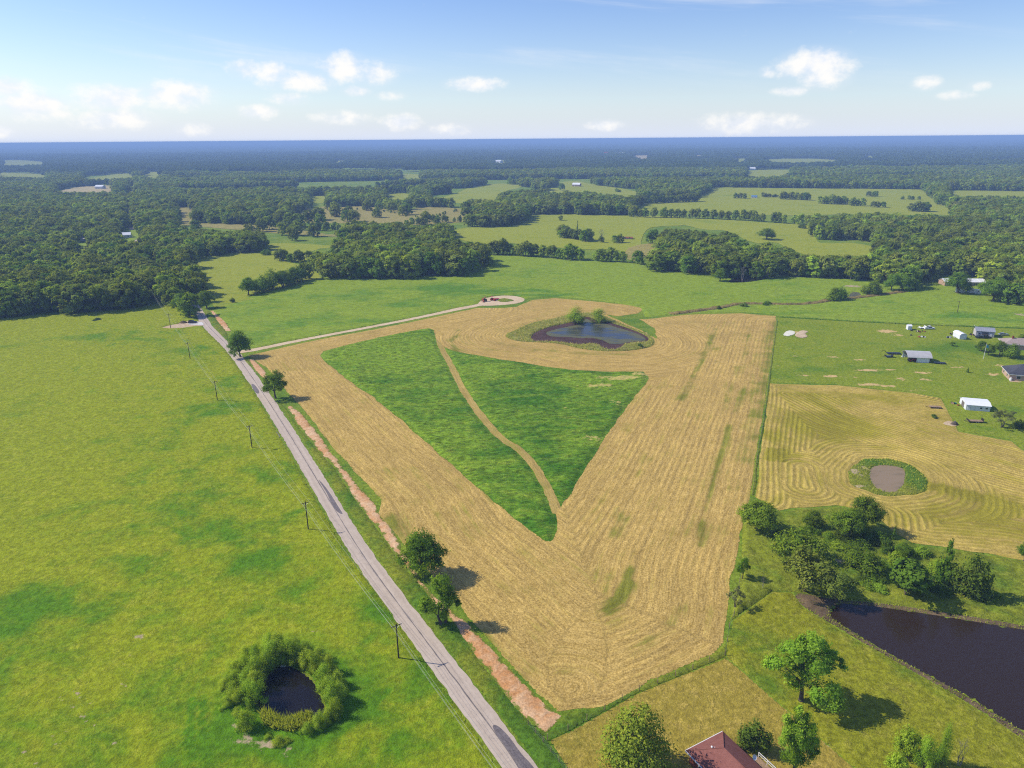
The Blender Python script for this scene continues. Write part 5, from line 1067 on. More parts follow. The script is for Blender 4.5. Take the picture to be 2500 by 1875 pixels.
for k in range(5):
    x0, x1 = .08 + k * .3, .08 + (k + 1) * .3; y0, y1 = .14 * math.sin(k * 1.4), .14 * math.sin((k + 1) * 1.4)
    fl.add([(x0, y0, h - .15 - k * .18), (x1, y1, h - .15 - (k + 1) * .18), (x1, y1, h - 1.5 - (k + 1) * .2), (x0, y0, h - 1.5 - k * .2), (x0, y0 + .02, h - .15 - k * .18), (x1, y1 + .02, h - .15 - (k + 1) * .18), (x1, y1 + .02, h - 1.5 - (k + 1) * .2), (x0, y0 + .02, h - 1.5 - k * .2)], [(0, 1, 2, 3), (7, 6, 5, 4), (0, 4, 5, 1), (3, 2, 6, 7)])
fl.build('flag', M_teal, o)

# ------------------------------------------------------------------ fences
POST_ME = MB().tube((0, 0, -.3), (0, 0, 1.45), .075, .07, 6).mesh('fence_post', M_wood)
TPOST_ME = MB().tube((0, 0, -.3), (0, 0, 1.35), .035, .035, 5).mesh('fence_post', M_steel)
def fence(line, label, sp=5.0, post=POST_ME):
    L = np.asarray(line, float); s = np.concatenate([[0], np.cumsum(np.linalg.norm(np.diff(L, axis=0), axis=1))]); n = max(int(s[-1] / sp), 1)
    o = empty('wire_fence', (L[0][0], L[0][1], 0), 0, label, 'fence'); pts = []
    for k in range(n + 1):
        u = s[-1] * k / n; p = np.array([np.interp(u, s, L[:, 0]), np.interp(u, s, L[:, 1])]) - L[0]; pts.append(p)
        obj('post', post if k % 4 else POST_ME, o, (p[0], p[1], 0))
    for z in (.35, .75, 1.15):
        b = MB()
        for p, q in zip(pts[:-1], pts[1:]): b.tube((p[0], p[1], z), (q[0], q[1], z), .012, .012, 3, False)
        b.build('wire', M_steel, o)
fence(FENCE_R, 'wire fence with posts between the cut hay and the raked hay field', 4.5, TPOST_ME)
fence(FENCE_N, 'wire fence along the back of the lawn with the sheds', 6.0, TPOST_ME)
fence(gpl(zz(5, (395, 400), (345, 690), (322, 720), (300, 880), (290, 935))), 'wire fence beside the cut hay above the yard corner', 4.0)
fence(gpl(zz(5, (290, 935), (0, 1060)) + zz(6, (1900, 1172), (1500, 1402), (1335, 1480))), 'wire fence with dark grass between the cut hay and the mown yard', 4.0)
fence(gpl(zz(6, (1210, 1385), (1300, 1490), (1380, 1590), (1460, 1690))), 'wooden post fence beside the road verge at the yard corner', 2.2)

# ------------------------------------------------------------------ buildings
def gable(name, o, L, W, e, r, wall_m, roof_m, over=.35, t=.09):
    """walls and a two-slope roof in local space: x along the front, y going back"""
    MB().prism([(0, -.1), (W, -.1), (W, e), (W / 2, r), (0, e)], 0, L).build('wall', wall_m, o)
    sl = (r - e) / (W / 2)
    for s in (0, 1):
        y0, y1 = (-over, W / 2 + .02) if s == 0 else (W + over, W / 2 - .02); z0 = e - sl * over
        p = [(y0, z0 + .03), (y1, r + .03), (y1, r + .03 + t), (y0, z0 + .03 + t)]
        if s: p = p[::-1]
        MB().prism(p, -over, L + over).build('roof_slope', roof_m, o)
    MB().prism([(W / 2 - .15, r + .1), (W / 2 + .15, r + .1), (W / 2, r + .2)], -over, L + over).build('ridge_cap', roof_m, o)
def window(o, x, z, w, h, y=0.0, parent_axis='front'):
    if parent_axis == 'front':
        f = MB().box((x, y - .03, z), (w + .16, .06, h + .16)).build('window', M_trim, o); MB().box((x, y - .065, z), (w, .02, h)).build('pane', M_glass, f)
    else:
        f = MB().box((y - .03, x, z), (.06, w + .16, h + .16)).build('window', M_trim, o); MB().box((y - .065, x, z), (.02, w, h)).build('pane', M_glass, f)
def door(o, x, w, h, mat, y=0.0):
    d = MB().box((x, y - .04, h / 2), (w, .07, h)).build('door', mat, o); MB().box((x + w * .35, y - .09, h * .48), (.06, .04, .14)).build('handle', M_steel, d)
def ribs(o, L, W, e, r, roof_m, over=.35, n=9):
    sl = (r - e) / (W / 2); b = MB()
    for k in range(n):
        x = -over + (L + 2 * over) * (k + .5) / n
        for y0, y1 in ((-over, W / 2), (W + over, W / 2)):
            z0 = e - sl * over; b.tube((x, y0, z0 + .14), (x, y1, r + .14), .035, .035, 4)
    b.build('roof_rib', roof_m, o)
# pole barn with an open bay
a, rz, L = frame2((2216, 884.5), (2271, 887)); o = empty('pole_barn', (a[0], a[1], 0), rz, 'pole barn with pale curved metal roof and white sliding panels', 'barn')
W, E, Rg = 8.0, 2.7, 4.3
MB().box((L / 2, W, E / 2), (L, .12, E)).build('back_wall', M_whitewall, o); MB().prism([(.1, 0), (W - .1, 0), (W - .1, E), (W / 2, Rg - .1), (.1, E)], L - .12, L).build('end_wall', M_whitewall, o)
MB().prism([(.1, E - .1), (W - .1, E - .1), (W / 2, Rg - .1)], .0, .12).build('gable_shade', M_black, o)  # flat black sheet, its colour stands for shade in the open gable
MB().box((L * .66, .06, E * .46), (L * .56, .1, E * .92)).build('sliding_panel', M_white, o)
for k in range(6): MB().box((L * .66 - L * .28 + L * .56 * (k + .5) / 6, -.01, E * .46), (.07, .05, E * .9)).build('panel_rib', M_galv, o)
for x in (.1, L * .36, L - .1): MB().box((x, .0, E / 2), (.2, .2, E)).build('post', M_pole, o)
prof = [(-.5 + (W + 1.0) * k / 14, E - .25 + (Rg - E + .35) * math.sin(math.pi * k / 14) ** .8) for k in range(15)]
MB().prism(prof + [(y, z + .1) for y, z in prof[::-1]], -.5, L + .5).build('roof', M_galv, o)
MB().box((L / 2 - .2, -.6, .03), (L + 2.2, 3.2, .1)).build('slab', M_concrete, o)
BARN = (a, rz, L)
def at_local(fr, x, y): a, rz, L = fr; return a + np.array([math.cos(rz) * x - math.sin(rz) * y, math.sin(rz) * x + math.cos(rz) * y])
# white metal building
a, rz, L = frame2((2357, 1001.5), (2416, 1006.5)); WB = (a, rz, L); W, E = 8.2, 2.3
o = empty('metal_building', (a[0], a[1], 0), rz, 'white metal workshop with three slope white roof and two small windows', 'building')
MB().prism([(0, -.1), (W, -.1), (W, E), (W * .72, E + .75), (W * .28, E + .75), (0, E)], 0, L).build('wall', M_whitewall, o)
for p in ([(-.3, E - .02), (W * .28, E + .83), (W * .28, E + .93), (-.3, E + .08)], [(W * .28, E + .83), (W * .72, E + .83), (W * .72, E + .93), (W * .28, E + .93)], [(W * .72, E + .83), (W + .3, E - .02), (W + .3, E + .08), (W * .72, E + .93)]): MB().prism(p, -.3, L + .3).build('roof_slope', M_white, o)
window(o, L * .62, 1.35, .8, .6); window(o, L * .85, 1.35, .8, .6); MB().box((L * .38, -.012, E / 2), (.06, .03, E)).build('seam', M_greyroof, o); door(o, L * .12, 1.0, 2.0, M_whitewall)
MB().box((-.03, W / 2, 1.1), (.06, 3.0, 2.2)).build('shaded_doorway', M_shade_in, o)  # flat panel on the solid wall, coloured like the shade inside a doorway
# grey shed with a lilac front and the two white sheds
a, rz, L = frame2((2381, 821.5), (2426, 825)); GS = (a, rz, L)
o = empty('grey_shed', (a[0], a[1], 0), rz, 'long lilac grey shed with grey metal roof behind parked cars', 'shed'); gable('grey_shed', o, L, 6.0, 3.2, 4.5, M_lav, M_greyroof); ribs(o, L, 6.0, 3.2, 4.5, M_greyroof)
MB().box((L * .5, -.03, 1.35), (L * .34, .06, 2.6)).build('shaded_doorway', M_shade_in, o); door(o, L * .82, .95, 2.05, M_trim); window(o, L * .18, 1.7, .9, .8)  # doorway is a flat panel with interior shade put into its colour
a, rz, L = frame2((2342, 829), (2358.5, 829.2)); WS = (a, rz, L); W = 6.8
o = empty('white_shed', (a[0], a[1], 0), rz, 'white arched portable shed beside rusty machinery', 'shed')
n = 10; arc = [(L / 2 - (L / 2 + .02) * math.cos(math.pi * k / n), 2.1 + 1.1 * math.sin(math.pi * k / n)) for k in range(n + 1)]
MB().xprism([(0, -.1), (L, -.1), (L, 2.1)] + [(x, z) for x, z in arc[::-1][1:-1]] + [(0, 2.1)], 0, W).build('wall', M_whitewall, o)
MB().xprism([(x, z + .02) for x, z in arc] + [(L / 2 + (x - L / 2) * 1.05, z + .1) for x, z in arc[::-1]], -.2, W + .2).build('roof', M_white, o)
MB().box((L / 2, -.04, 1.0), (L * .5, .06, 2.0)).build('door', M_trim, o)
a, rz, L = frame2((2216, 806), (2225.5, 806.2)); o = empty('small_white_shed', (a[0], a[1], 0), rz, 'tiny white garden shed by the back fence', 'shed'); gable('s', o, L, 2.6, 2.2, 2.8, M_whitewall, M_white, .15); door(o, L * .5, .9, 1.9, M_trim)
# long white building and its neighbour at the wood
a, rz, L = frame2(*zz(3, (1700, 1050), (1965, 1052))); o = empty('long_white_building', (a[0], a[1], 0), rz, 'long low white building half hidden by trees at the wood', 'building'); gable('l', o, L, 9.0, 3.0, 4.6, M_brick_tan, M_white); ribs(o, L, 9, 3.0, 4.6, M_white)
for x in (.12, .3, .55, .72, .78, .9): window(o, L * x, 1.6, 1.2, 1.1)
door(o, L * .42, 1.0, 2.1, M_trim)
def camper(pa, pb, label, mat=M_whitepaint):
    a, rz, L = frame2(pa, pb); o = empty('camper_van', (a[0], a[1], 0), rz, label, 'camper')
    MB().xprism([(0, .55), (L * .93, .55), (L, 1.1), (L * .97, 2.4), (L * .9, 3.0), (.1, 3.05), (0, 2.6)], 0, 2.45).build('body', mat, o)
    MB().box((L * .5, -.012, 1.15), (L * .9, .02, .35)).build('stripe', M_greyroof, o)
    for x in (.2, .42, .8): window(o, L * x, 1.95, .9, .6)
    door(o, L * .62, .7, 1.95, M_trim)
    for x in (.38, .5):
        for y in (.1, 2.35): MB().wheel((L * x, y, .38), .38, .25).build('wheel', M_tyre, o)
    MB().box((L * .3, 1.2, 3.15), (.9, .8, .25)).build('roof_vent', M_trim, o)
camper(*zz(3, (1770, 1092), (1832, 1096)), 'pale camper parked under the tall tree at the wood'); camper(*zz(3, (1840, 1094), (1935, 1104)), 'longer white camper beside the pale one', M_whitepaint)
# brown roofed house and dark roofed brick house
def hip_house(name, o, L, W, e, r, wall_m, roof_m, over=.5):
    MB().box((L / 2, W / 2, e / 2 - .05), (L, W, e + .1)).build('wall', wall_m, o)
    h = W / 2 + over; x0, x1, y0, y1 = -over, L + over, -over, W + over; V = [(x0, y0, e), (x1, y0, e), (x1, y1, e), (x0, y1, e), (x0 + h, W / 2, r), (x1 - h, W / 2, r)]
    for f in ((0, 1, 5, 4), (1, 2, 5), (2, 3, 4, 5), (3, 0, 4)):
        q = [V[i] for i in f]; n = len(q); MB().add(q + [(x, y, z - .12) for x, y, z in q], [tuple(range(n)), tuple(range(n, 2 * n))[::-1]] + [(i, n + i, n + (i + 1) % n, (i + 1) % n) for i in range(n)]).build('roof_slope', roof_m, o)
    MB().box((L / 2, -over + .02, e - .12), (L + 2 * over, .08, .2)).box((-over + .02, W / 2, e - .12), (.08, W + 2 * over, .2)).build('gutter', M_trim, o)
a, rz, L = frame2((2450, 852), (2530, 858)); o = empty('brown_roofed_house', (a[0], a[1], 0), rz, 'low brick house with pale brown roof behind the yard trees', 'house'); hip_house('h', o, L, 9.5, 2.8, 5.0, M_brick_tan, M_shingle_brown); MB().box((L * .3, 4.2, 5.2), (.7, .7, 1.5)).build('chimney', M_brick_red, o)
for x in (.1, .3, .7): window(o, L * x, 1.5, 1.2, 1.1)
a, rz, L = frame2((2462, 928), (2540, 936)); rz += .05; o = empty('dark_roofed_house', (a[0], a[1], 0), rz, 'tan brick house with charcoal hip roof on the lawn', 'house'); hip_house('h', o, L + 4, 11.5, 2.8, 6.2, M_brick_tan, M_shingle_dark)
MB().box((L * .5, -1.2, .06), (L, 2.4, .12)).build('porch_slab', M_tan, o); window(o, L * .3, 1.5, 1.4, 1.2); window(o, 3.0, 1.5, 1.2, 1.2, 0, 'side'); window(o, 8.5, 1.5, 1.2, 1.2, 0, 'side'); door(o, L * .55, 1.0, 2.1, M_wood)
MB().tube((.6, -.5, 0), (.6, -.5, 1.25), .5, .5, 12).build('water_tank', M_trim, o)
# the house at the yard: hip roof turned to the view
F0 = gpz(1765, 1784, 2.7); A0 = gpz(1674, 1831, 2.7); bx = (A0 - F0) / np.hypot(*(A0 - F0)); wdt = float(np.hypot(*(A0 - F0)))
rz = math.atan2(-bx[1], -bx[0]); o = empty('red_roofed_house', (0, 0, 0), rz, 'brick house with reddish brown hip roof and a wooden deck', 'house')
ux = np.array([math.cos(rz), math.sin(rz)]); uy = np.array([-math.sin(rz), math.cos(rz)])   # local y points back, away from the view
W, LEN, E, RZ, OV = wdt - 1.0, 17.0, 2.6, 4.9, .5
org = F0 - uy * (LEN + OV) - ux * (W + OV); o.location = (org[0], org[1], 0)
MB().box((W / 2, LEN / 2, E / 2 - .05), (W, LEN, E + .1)).build('wall', M_brick_red, o)
h = W / 2 + OV; V = [(-OV, -OV, E), (W + OV, -OV, E), (W + OV, LEN + OV, E), (-OV, LEN + OV, E), (W / 2, -OV + h, RZ), (W / 2, LEN + OV - h, RZ)]
for f in ((0, 1, 4), (1, 2, 5, 4), (2, 3, 5), (3, 0, 4, 5)):
    q = [V[i] for i in f]; n = len(q); MB().add(q + [(x, y, z - .12) for x, y, z in q], [tuple(range(n)), tuple(range(n, 2 * n))[::-1]] + [(i, n + i, n + (i + 1) % n, (i + 1) % n) for i in range(n)]).build('roof_slope', M_shingle_red, o)
MB().tube(V[5], V[2], .09, .09, 6).tube(V[5], V[3], .09, .09, 6).tube(V[4], V[5], .09, .09, 6).build('ridge_cap', M_shingle_red, o)
MB().box((-OV - .05, LEN / 2, E - .08), (.12, LEN + 2 * OV, .16)).box((W / 2, LEN + OV + .05, E - .08), (W + 2 * OV, .12, .16)).build('gutter', M_trim, o)
for y in (LEN - 3.0, LEN - 8.0): window(o, y, 1.45, 1.5, 1.3, 0, 'side')
p = Vector(V[5]).lerp(Vector(V[3]), .45) + Vector((.7, -.5, .15)); MB().tube(p, p + Vector((0, 0, .45)), .13, .13, 8).tube(p + Vector((0, 0, .45)), p + Vector((0, 0, .55)), .2, .05, 8).build('roof_vent', M_trim, o)
p = p + Vector((.45, -.2, 0)); MB().tube(p, p + Vector((0, 0, .3)), .07, .07, 6).build('vent_pipe', M_trim, o)
dk = MB().box((W + 1.9, LEN - 8.0, .5), (3.0, 6.0, .12)); dk = dk.build('deck', M_wood, o)
for k in range(10): MB().box((W + .55 + .3 * k, LEN - 8.0, .575), (.26, 5.9, .03)).build('deck_board', M_wood, dk)
for k in range(3): MB().box((W + 1.2, LEN - 4.8 + .33 * k, .4 - .14 * k), (1.5, .3, .06)).build('step', M_wood, dk)
rl = MB()
for y in (-10.9, -9.0, -7.0, -5.1): rl.box((W + 3.35, LEN + y, 1.05), (.09, .09, 1.0))
rl.box((W + 3.35, LEN - 8.0, 1.55), (.1, 5.9, .07)).box((W + 3.35, LEN - 8.0, 1.1), (.06, 5.9, .06)).build('railing', M_trim, dk)
ds = MB(); c = Vector((W + .9, LEN - 6.2, 2.75)); N_ = 12; rings = []
for j, (rr, dz) in enumerate(((.02, 0), (.25, .04), (.45, .14))):
    for k in range(N_): t_ = 6.283 * k / N_; v = Vector((rr * math.cos(t_), rr * math.sin(t_), dz)); v = Matrix.Rotation(.9, 3, 'X') @ v; rings.append(tuple(c + v))
ds.add(rings, [(j * N_ + k, j * N_ + (k + 1) % N_, (j + 1) * N_ + (k + 1) % N_, (j + 1) * N_ + k) for j in range(2) for k in range(N_)]); ds.tube(c, c - Vector((.1, -.1, 1.9)), .03, .03, 5).build('satellite_dish', M_trim, o)
# far buildings seen between the woods
def far_house(pa, pb, label, wall_m, roof_m, W=9, e=3.0, r=5.0, name='farmhouse'):
    a, rz, L = frame2(pa, pb); o = empty(name, (a[0], a[1], 0), rz, label, 'house' if name == 'farmhouse' else 'building'); gable('f', o, L, W, e, r, wall_m, roof_m)
    for x in (.2, .5, .8): window(o, L * x, 1.6, 1.4, 1.3)
    door(o, L * .35, 1.1, 2.1, M_trim)
far_house(*zz(2, (1492, 408), (1540, 409)), 'far brick farmhouse with pale roof in a clearing', M_brick_tan, M_white, 12, 4, 7.5)
far_house(*zz(1, (762, 742), (842, 738)), 'white roofed house in the wood beside the road gap', M_whitewall, M_white, 10, 3.2, 5.5); far_house(*zz(1, (490, 762), (605, 764)), 'low pale house behind the dark wood', M_whitewall, M_galv, 9, 2.6, 4.0)
far_house(*zz(2, (1788, 748), (1880, 750)), 'low reddish brick ruin in the pale field', M_brick_tan, M_rust, 7, 1.6, 2.2, 'brick_ruin'); far_house(*zz(3, (458, 484), (492, 485)), 'small blue roofed shed in the far pasture', M_whitewall, plain('blue_roof', (.10, .22, .42), .4), 8, 3, 4.5, 'field_shed')
far_house(*zz(3, (415, 304), (485, 304)), 'pale far house above the woods', M_whitewall, M_white, 12, 5, 9); far_house(*zz(3, (880, 302), (924, 303)), 'far white house with a rusty wall among the woods', M_brick_tan, M_white, 12, 5, 9); far_house(*zz(3, (330, 226), (368, 226)), 'far white barn beyond the pastures', M_whitewall, M_white, 14, 7, 11, 'far_barn')
far_house(*zz(2, (1760, 212), (1824, 212)), 'distant white warehouse on the hazy horizon', M_whitewall, M_white, 30, 14, 18, 'far_barn'); far_house(*zz(2, (1696, 212), (1722, 212)), 'distant red roofed barn on the hazy horizon', M_brick_red, M_redpaint, 20, 14, 22, 'far_barn'); far_house(*zz(2, (978, 258), (1030, 259)), 'distant pale house among hazy trees', M_whitewall, M_white, 20, 8, 12)
far_house(*zz(1, (610, 424), (660, 424)), 'far white house on the bare clearing', M_whitewall, M_white, 12, 5, 8); far_house(*zz(1, (715, 404), (737, 404)), 'far white barn at the end of the bare clearing', M_whitewall, M_white, 12, 6, 9, 'far_barn')

# ------------------------------------------------------------------ vehicles and farm gear
def wheels(o, xs, wd, r, w=.22, rim=M_steel):
    for x in xs:
        for y in (w / 2, wd - w / 2):
            wl = MB().wheel((x, y, r), r, w).build('wheel', M_tyre, o); MB().wheel((x, y, r), r * .55, w + .03, 8).build('rim', rim, wl)
def car(px, rz, label, paint, kind='suv'):
    b = gp(*px); n = {'suv': 'suv', 'pickup': 'pickup_truck', 'sedan': 'sedan'}[kind]; o = empty(n, (b[0], b[1], 0), rz, label, 'truck' if kind == 'pickup' else 'car'); W = 1.9; L = 5.6 if kind == 'pickup' else 4.7
    top = {'suv': 1.75, 'pickup': 1.8, 'sedan': 1.42}[kind]
    low = [(0, .42), (L, .42), (L, .85), (L * .97, 1.0), (L * .74, 1.08), (0.05, 1.08)]
    MB().xprism(low, 0, W).build('body', paint, o)
    cab = {'suv': [(.15, 1.08), (L * .72, 1.08), (L * .56, top), (.35, top)], 'sedan': [(L * .1, 1.06), (L * .76, 1.06), (L * .56, top), (L * .26, top)], 'pickup': [(L * .36, 1.08), (L * .73, 1.08), (L * .62, top), (L * .40, top)]}[kind]
    MB().xprism(cab, .1, W - .1).build('cabin', M_glass, o); xs = [p[0] for p in cab[2:]]
    MB().box(((xs[0] + xs[1]) / 2, W / 2, top + .02), (abs(xs[0] - xs[1]) * 1.04, W - .16, .07)).build('roof', paint, o)
    if kind == 'pickup': MB().box((L * .18, .08, 1.22), (L * .34, .1, .3)).box((L * .18, W - .08, 1.22), (L * .34, .1, .3)).box((.06, W / 2, 1.22), (.1, W, .3)).build('bed', paint, o)
    for y in (.3, W - .3): MB().box((L * .985, y, .8), (.1, .35, .18)).build('headlight', M_trim, o)
    wheels(o, (L * .18, L * .81), W, .37); return o
def trailer(px, rz, label, L=5.5, W=2.0, deck=M_wood, frame=M_black, goose=False, rails=False):
    b = gp(*px); o = empty('flatbed_trailer', (b[0], b[1], 0), rz, label, 'trailer')
    MB().box((L / 2, W / 2, .72), (L, W, .1)).build('deck', deck, o); MB().box((L / 2, .06, .62), (L, .12, .16)).box((L / 2, W - .06, .62), (L, .12, .16)).build('frame', frame, o)
    if goose: MB().tube((0, W / 2, .75), (-.9, W / 2, 1.7), .12, .12, 6).tube((-.9, W / 2, 1.7), (-2.2, W / 2, 1.7), .12, .1, 6).tube((-2.2, W / 2, 1.7), (-2.2, W / 2, .9), .09, .07, 6).build('gooseneck', frame, o)
    else: MB().tube((0, .3, .62), (-1.3, W / 2, .55), .05, .05, 5).tube((0, W - .3, .62), (-1.3, W / 2, .55), .05, .05, 5).build('tongue', frame, o)
    if rails: MB().box((L - .05, W / 2, 1.25), (.08, W, .9)).box((.05, W / 2, 1.05), (.08, W, .6)).build('gate', frame, o)
    wheels(o, (L * .52, L * .68), W, .36); return o
def tractor(b, rz, label, s=1.0, paint=M_redpaint):
    o = empty('tractor', (b[0], b[1], 0), rz, label, 'tractor'); o.scale = (s, s, s)
    MB().xprism([(.9, .75), (2.9, .75), (2.95, 1.35), (2.7, 1.5), (.9, 1.6)], .62, 1.22).build('hood', paint, o); MB().box((.35, .92, .95), (1.2, .6, .5)).build('transmission', M_black, o)
    MB().box((.3, .92, 1.3), (.5, .5, .15)).box((.08, .92, 1.6), (.12, .5, .5)).build('seat', M_black, o); MB().tube((.0, .45, 1.0), (-.1, .45, 2.5), .05, .05, 5).tube((.0, 1.39, 1.0), (-.1, 1.39, 2.5), .05, .05, 5).tube((-.1, .45, 2.5), (-.1, 1.39, 2.5), .05, .05, 5).build('roll_bar', M_black, o)
    MB().box((.2, .92, 2.55), (1.4, 1.2, .08)).build('canopy', paint, o); MB().tube((2.3, .75, 1.5), (2.3, .75, 2.2), .04, .04, 6).build('exhaust', M_steel, o); MB().tube((.95, .92, 1.5), (.75, .92, 1.65), .2, .2, 8).build('steering_wheel', M_black, o)
    for y in (.15, 1.69): wl = MB().wheel((.1, y, .78), .78, .4, 16).build('wheel', M_tyre, o); MB().wheel((.1, y, .78), .42, .44, 10).build('rim', paint, wl)
    for y in (.35, 1.49): wl = MB().wheel((2.5, y, .45), .45, .26, 12).build('wheel', M_tyre, o); MB().wheel((2.5, y, .45), .24, .3, 8).build('rim', paint, wl)
    return o
car(zz('f', (655, 752))[0], .12, 'dark sport utility car parked on the pale concrete drive', M_dkblue)
car((2258, 805), .02, 'white pickup truck by the back fence', M_whitepaint, 'pickup'); trailer((2247, 804), .05, 'white sided trailer hitched behind the white pickup', 3.2, 1.9, M_whitewall, M_white, rails=True)
car((2385, 827), .03, 'dark blue car parked close to the lilac grey shed', M_dkblue, 'sedan'); car((2399, 827.5), .05, 'black utility car parked before the lilac grey shed', M_black, 'suv'); car((2440, 820), -.1, 'silver car behind the brown roofed house', M_silver, 'sedan')
trailer((2270, 998), -.16, 'grey boarded flatbed trailer standing on the raked hay', 4.3, 1.8); trailer((2364, 1033), -.12, 'long flatbed trailer on the lawn below the white workshop', 5.2, 1.9, rails=True)
trailer((2166, 866), -.10, 'black gooseneck trailer beside the pole barn', 6.4, 2.1, M_black, M_black, True); trailer((2163, 874), .03, 'small dark box trailer in front of the gooseneck', 3.4, 1.7, M_dkblue, M_black, rails=True)
tractor(at_local(BARN, 1.2, .6), BARN[1] + .1, 'red tractor parked in the open bay of the pole barn', .95)
b = at_local(BARN, BARN[2] + 1.2, -1.0); trailer((0, 0), BARN[1] - .1, 'dark implement trailer at the end of the pole barn', 5.0, 1.9, M_black, M_black, True).location = (b[0], b[1], 0)
tractor(gp(*zz('e', (425, 220))[0]), 2.2, 'red tractor on the gravel turning loop', 1.1); tractor(gp(*zz('e', (468, 214))[0]), -.6, 'second red tractor facing away on the gravel turning loop', 1.05)
b = gp(*zz('e', (500, 205))[0]); o = empty('hay_mower', (b[0], b[1], 0), .35, 'red folding hay mower behind the tractors on the gravel loop', 'mower')
MB().box((1.6, 0, .65), (3.4, 2.2, .28), taper=.9).build('deck', M_redpaint, o); MB().box((-.4, 0, .8), (.8, 1.5, .3), .3).build('wing', M_redpaint, o); MB().tube((-.2, 0, .7), (-2.0, .3, .55), .1, .08, 6).build('tongue', M_rust, o); wheels(o, (2.4,), 1.6, .35)
b = gp(*zz('e', (395, 232))[0]); o = empty('front_loader', (b[0], b[1], 0), .2, 'rust red loader bucket lying on the gravel loop', 'bucket'); MB().xprism([(0, .05), (1.1, .05), (1.2, .25), (.2, .3), (.15, 1.0), (0, 1.0)], 0, 2.2).build('bucket', M_rust, o); MB().tube((0, .5, .7), (-1.6, .5, .9), .08, .08, 6).tube((0, 1.7, .7), (-1.6, 1.7, .9), .08, .08, 6).build('arm', M_redpaint, o)
def junk(px, label, n, spread, mats, seed, name='scrap_pile', cat='scrap'):
    b = gp(*px); r = random.Random(seed); o = empty(name, (b[0], b[1], 0), r.random() * 6, label, cat)
    for k in range(n):
        m = r.choice(mats); x, y = r.uniform(-spread, spread), r.uniform(-spread, spread) * .7; k3 = r.random()
        if k3 < .45: MB().box((x, y, .3), (r.uniform(.4, 1.4), r.uniform(.3, .9), r.uniform(.3, .8)), r.random() * 3, .0, r.uniform(.6, 1)).build('crate', m, o)
        elif k3 < .75: MB().tube((x, y, .1), (x + r.uniform(-1, 1), y + r.uniform(-1, 1), r.uniform(.3, 1.3)), .07, .06, 6).build('beam', m, o)
        else: MB().wheel((x, y, .4), .4, .25).build('tyre', M_tyre, o)
junk((2247, 811), 'heap of pale crates and rusty scrap below the pickup', 12, 2.4, [M_rust, M_trim, M_wood, M_concrete], 1); junk((2250, 824), 'rusty implement with a white drum standing in the grass', 8, 1.6, [M_rust, M_trim, M_redpaint], 2); junk((2322, 816), 'red machine scrap beside the white arched shed', 9, 1.8, [M_rust, M_redpaint, M_wood], 3)
junk((2316, 825), 'dark scrap and a pale tank near the white arched shed', 8, 1.8, [M_black, M_concrete, M_steel], 4); junk((2335, 824), 'pale tubs by the wall of the white arched shed', 6, 1.2, [M_concrete, M_trim], 5); junk((2372, 818), 'dark scrap at the end of the lilac grey shed', 8, 1.6, [M_black, M_rust], 6)
junk((2224, 808.5), 'dark barrow beside the tiny garden shed', 4, .8, [M_black], 7); junk((2224, 819), 'black trough lying in the grass', 2, .7, [M_black], 8); junk((2340, 990), 'timber and green machine parts beside the white workshop', 12, 2.2, [M_wood, M_rust, plain('green_paint', (.03, .22, .12), .5)], 9); junk((2206, 872), 'white tank and boards at the open end of the pole barn', 5, 1.0, [M_trim, M_concrete], 10)
def mound(px, label, w, h, mat, name, cat, seed):
    b = gp(*px); r = np.random.default_rng(seed); n = 14; V = []; F = []
    for j in range(5):
        rr = w * (1 - j / 5) ** .8
        for k in range(n): t_ = 6.283 * k / n; q = rr * (1 + .22 * (r.random() - .5)); V.append((q * math.cos(t_), q * .75 * math.sin(t_), h * (j / 4) ** .7 * (1 + .2 * (r.random() - .5)) - .05))
    for j in range(4):
        for k in range(n): F.append((j * n + k, j * n + (k + 1) % n, (j + 1) * n + (k + 1) % n, (j + 1) * n + k))
    F.append(tuple(range(4 * n, 5 * n))); o = empty(name, (b[0], b[1], 0), 0, label, cat); MB().add(V, F).build('heap', mat, o)
    rr = random.Random(seed)
    for _ in range(12): t_ = rr.random() * 6.28; MB().tube((w * .7 * math.cos(t_), w * .5 * math.sin(t_), h * .2), (rr.uniform(-.3, .3), rr.uniform(-.3, .3), h * rr.uniform(.9, 1.3)), .06, .03, 5).build('branch', M_deadbark, o)
mound((2330, 1037), 'grey burn pile of stumps on bare dirt below the raked hay', 1.5, 1.3, M_bark, 'burn_pile', 'brush pile', 3); mound(zz('f', (560, 735))[0], 'brown heap of soil and brush beside the concrete drive', 2.4, 1.3, M_bank, 'soil_heap', 'soil heap', 4)
o = tag(MB().tube((0, 0, .15), (2.2, .5, .5), .09, .07, 7).tube((2.2, .5, .5), (4.2, -.2, .35), .07, .03, 7).tube((2.2, .5, .5), (3.2, 1.4, .9), .05, .02, 6).build('fallen_branch', M_deadbark), 'pale fallen branch reaching over the end of the brown pond', 'branch'); b = gp(*zz('h', (760, 925))[0]); o.location = (b[0], b[1], .3)
o = tag(MB().box((0, 0, .1), (1.1, .5, .2), 0, 0, .8).build('float', M_trim), 'small white float at the edge of the ringed pond', 'float'); b = gp(*zz('i', (935, 560))[0]); o.location = (b[0], b[1], .05)

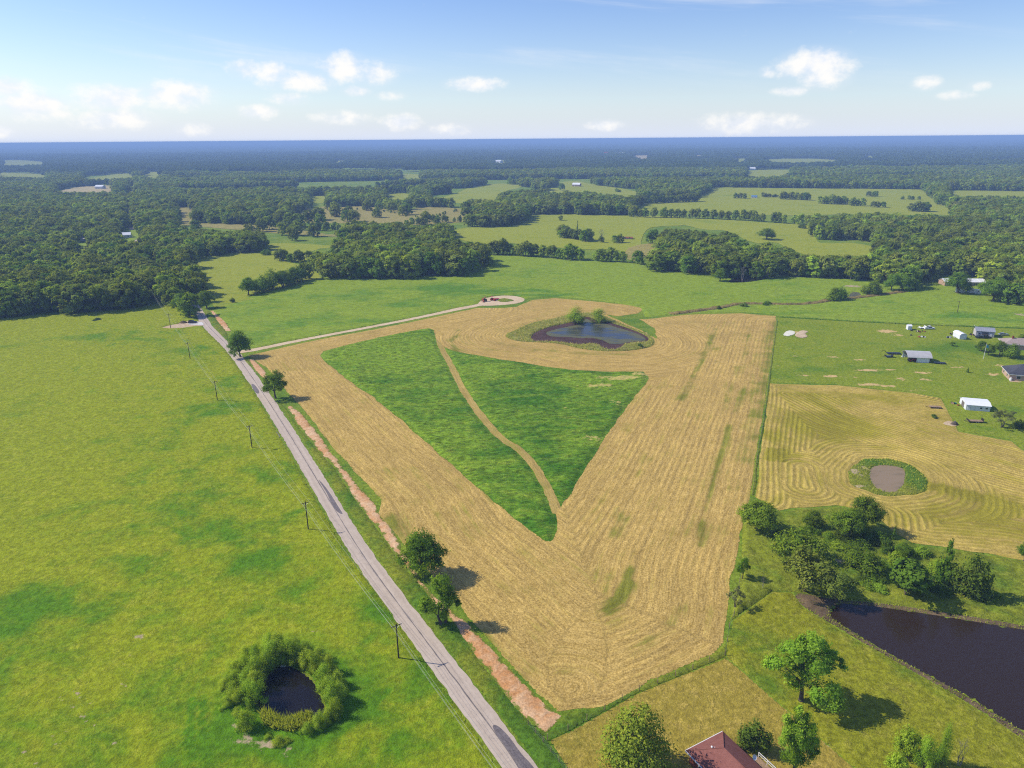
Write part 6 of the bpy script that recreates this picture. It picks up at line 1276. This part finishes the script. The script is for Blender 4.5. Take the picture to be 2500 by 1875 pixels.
# ------------------------------------------------------------------ reeds and rank grass
def blades(name, poly, n, h, mat, seed, label, holes=()):
    r = np.random.default_rng(seed); lo, hi = poly.min(0), poly.max(0); P = lo + r.random((n * 4, 2)) * (hi - lo); k = inside(P, poly)
    for q in holes: k &= ~inside(P, q)
    P = P[k][:n]; n = len(P); a = r.random(n) * 6.283; w = .10 + .10 * r.random(n); hh = h * (.5 + .8 * r.random(n)); ln = r.normal(size=(n, 2)) * hh[:, None] * .3
    U = np.stack([np.cos(a), np.sin(a)], 1) * w[:, None]; z0 = np.zeros(n)
    V = np.stack([np.column_stack([P - U, z0]), np.column_stack([P + U, z0]), np.column_stack([P + U * .6 + ln * .5, hh * .6]), np.column_stack([P + ln, hh])], 1).reshape(-1, 3)
    me = mesh_np(name, V, np.arange(4 * n).reshape(n, 4), mat); fattr(me, 'rnd', np.repeat(r.random(n), 4)); tag(obj(name, me), label, None, None, 'stuff')
L_reed = leaf_mat('reed_blades', (.30, .38, .04), (.55, .58, .09), .45); L_strawreed = leaf_mat('straw_blades', (.40, .34, .12), (.68, .56, .26), .45)
blades('reeds', chaikin(gpl(zz('i', (690, 1060), (800, 1080), (930, 1160), (1100, 1120), (1260, 1070), (1230, 1200), (1050, 1290), (880, 1260), (720, 1200))), 1), 2600, 1.4, L_reed, 1, 'green reeds at the lower edge of the ringed pond')
blades('reeds', POND_MID_VEG, 3500, 1.0, L_strawreed, 2, 'dry straw coloured reeds round the weedy pond', [POND_MID_MUD])
blades('reeds', POND_MID_VEG, 3500, .9, L_reed, 12, 'green rank grass round the weedy pond', [POND_MID_MUD])
blades('reeds', POND_R_RING, 1400, .7, L_reed, 3, 'green weeds on the banks of the muddy pond', [POND_R_W])
blades('reeds', POND_B_BANK, 5000, .42, L_reed, 4, 'rank grass along the banks of the brown pond', [POND_B])
blades('reeds', strip_poly(gpl(CREEK), 6.0), 2500, 1.0, L_strawreed, 5, 'brown weeds along the dry creek')

# ------------------------------------------------------------------ haze
hz = MB(); hz.box((0, 20300, (101.5 - 1.2) / 2), (88000, 45200, 101.5 + 1.2)); 
m, g = new_mat('haze_air')
v = g.n('ShaderNodeVolumePrincipled', {'Color': rgb(.40, .61, 1.0), 'Density': 2.0e-4, 'Anisotropy': 0.0})
g.n('ShaderNodeOutputMaterial', {1: v.outputs[0]})
haze = tag(hz.build('haze', m), 'blue summer haze over the whole countryside', None, None, 'stuff')
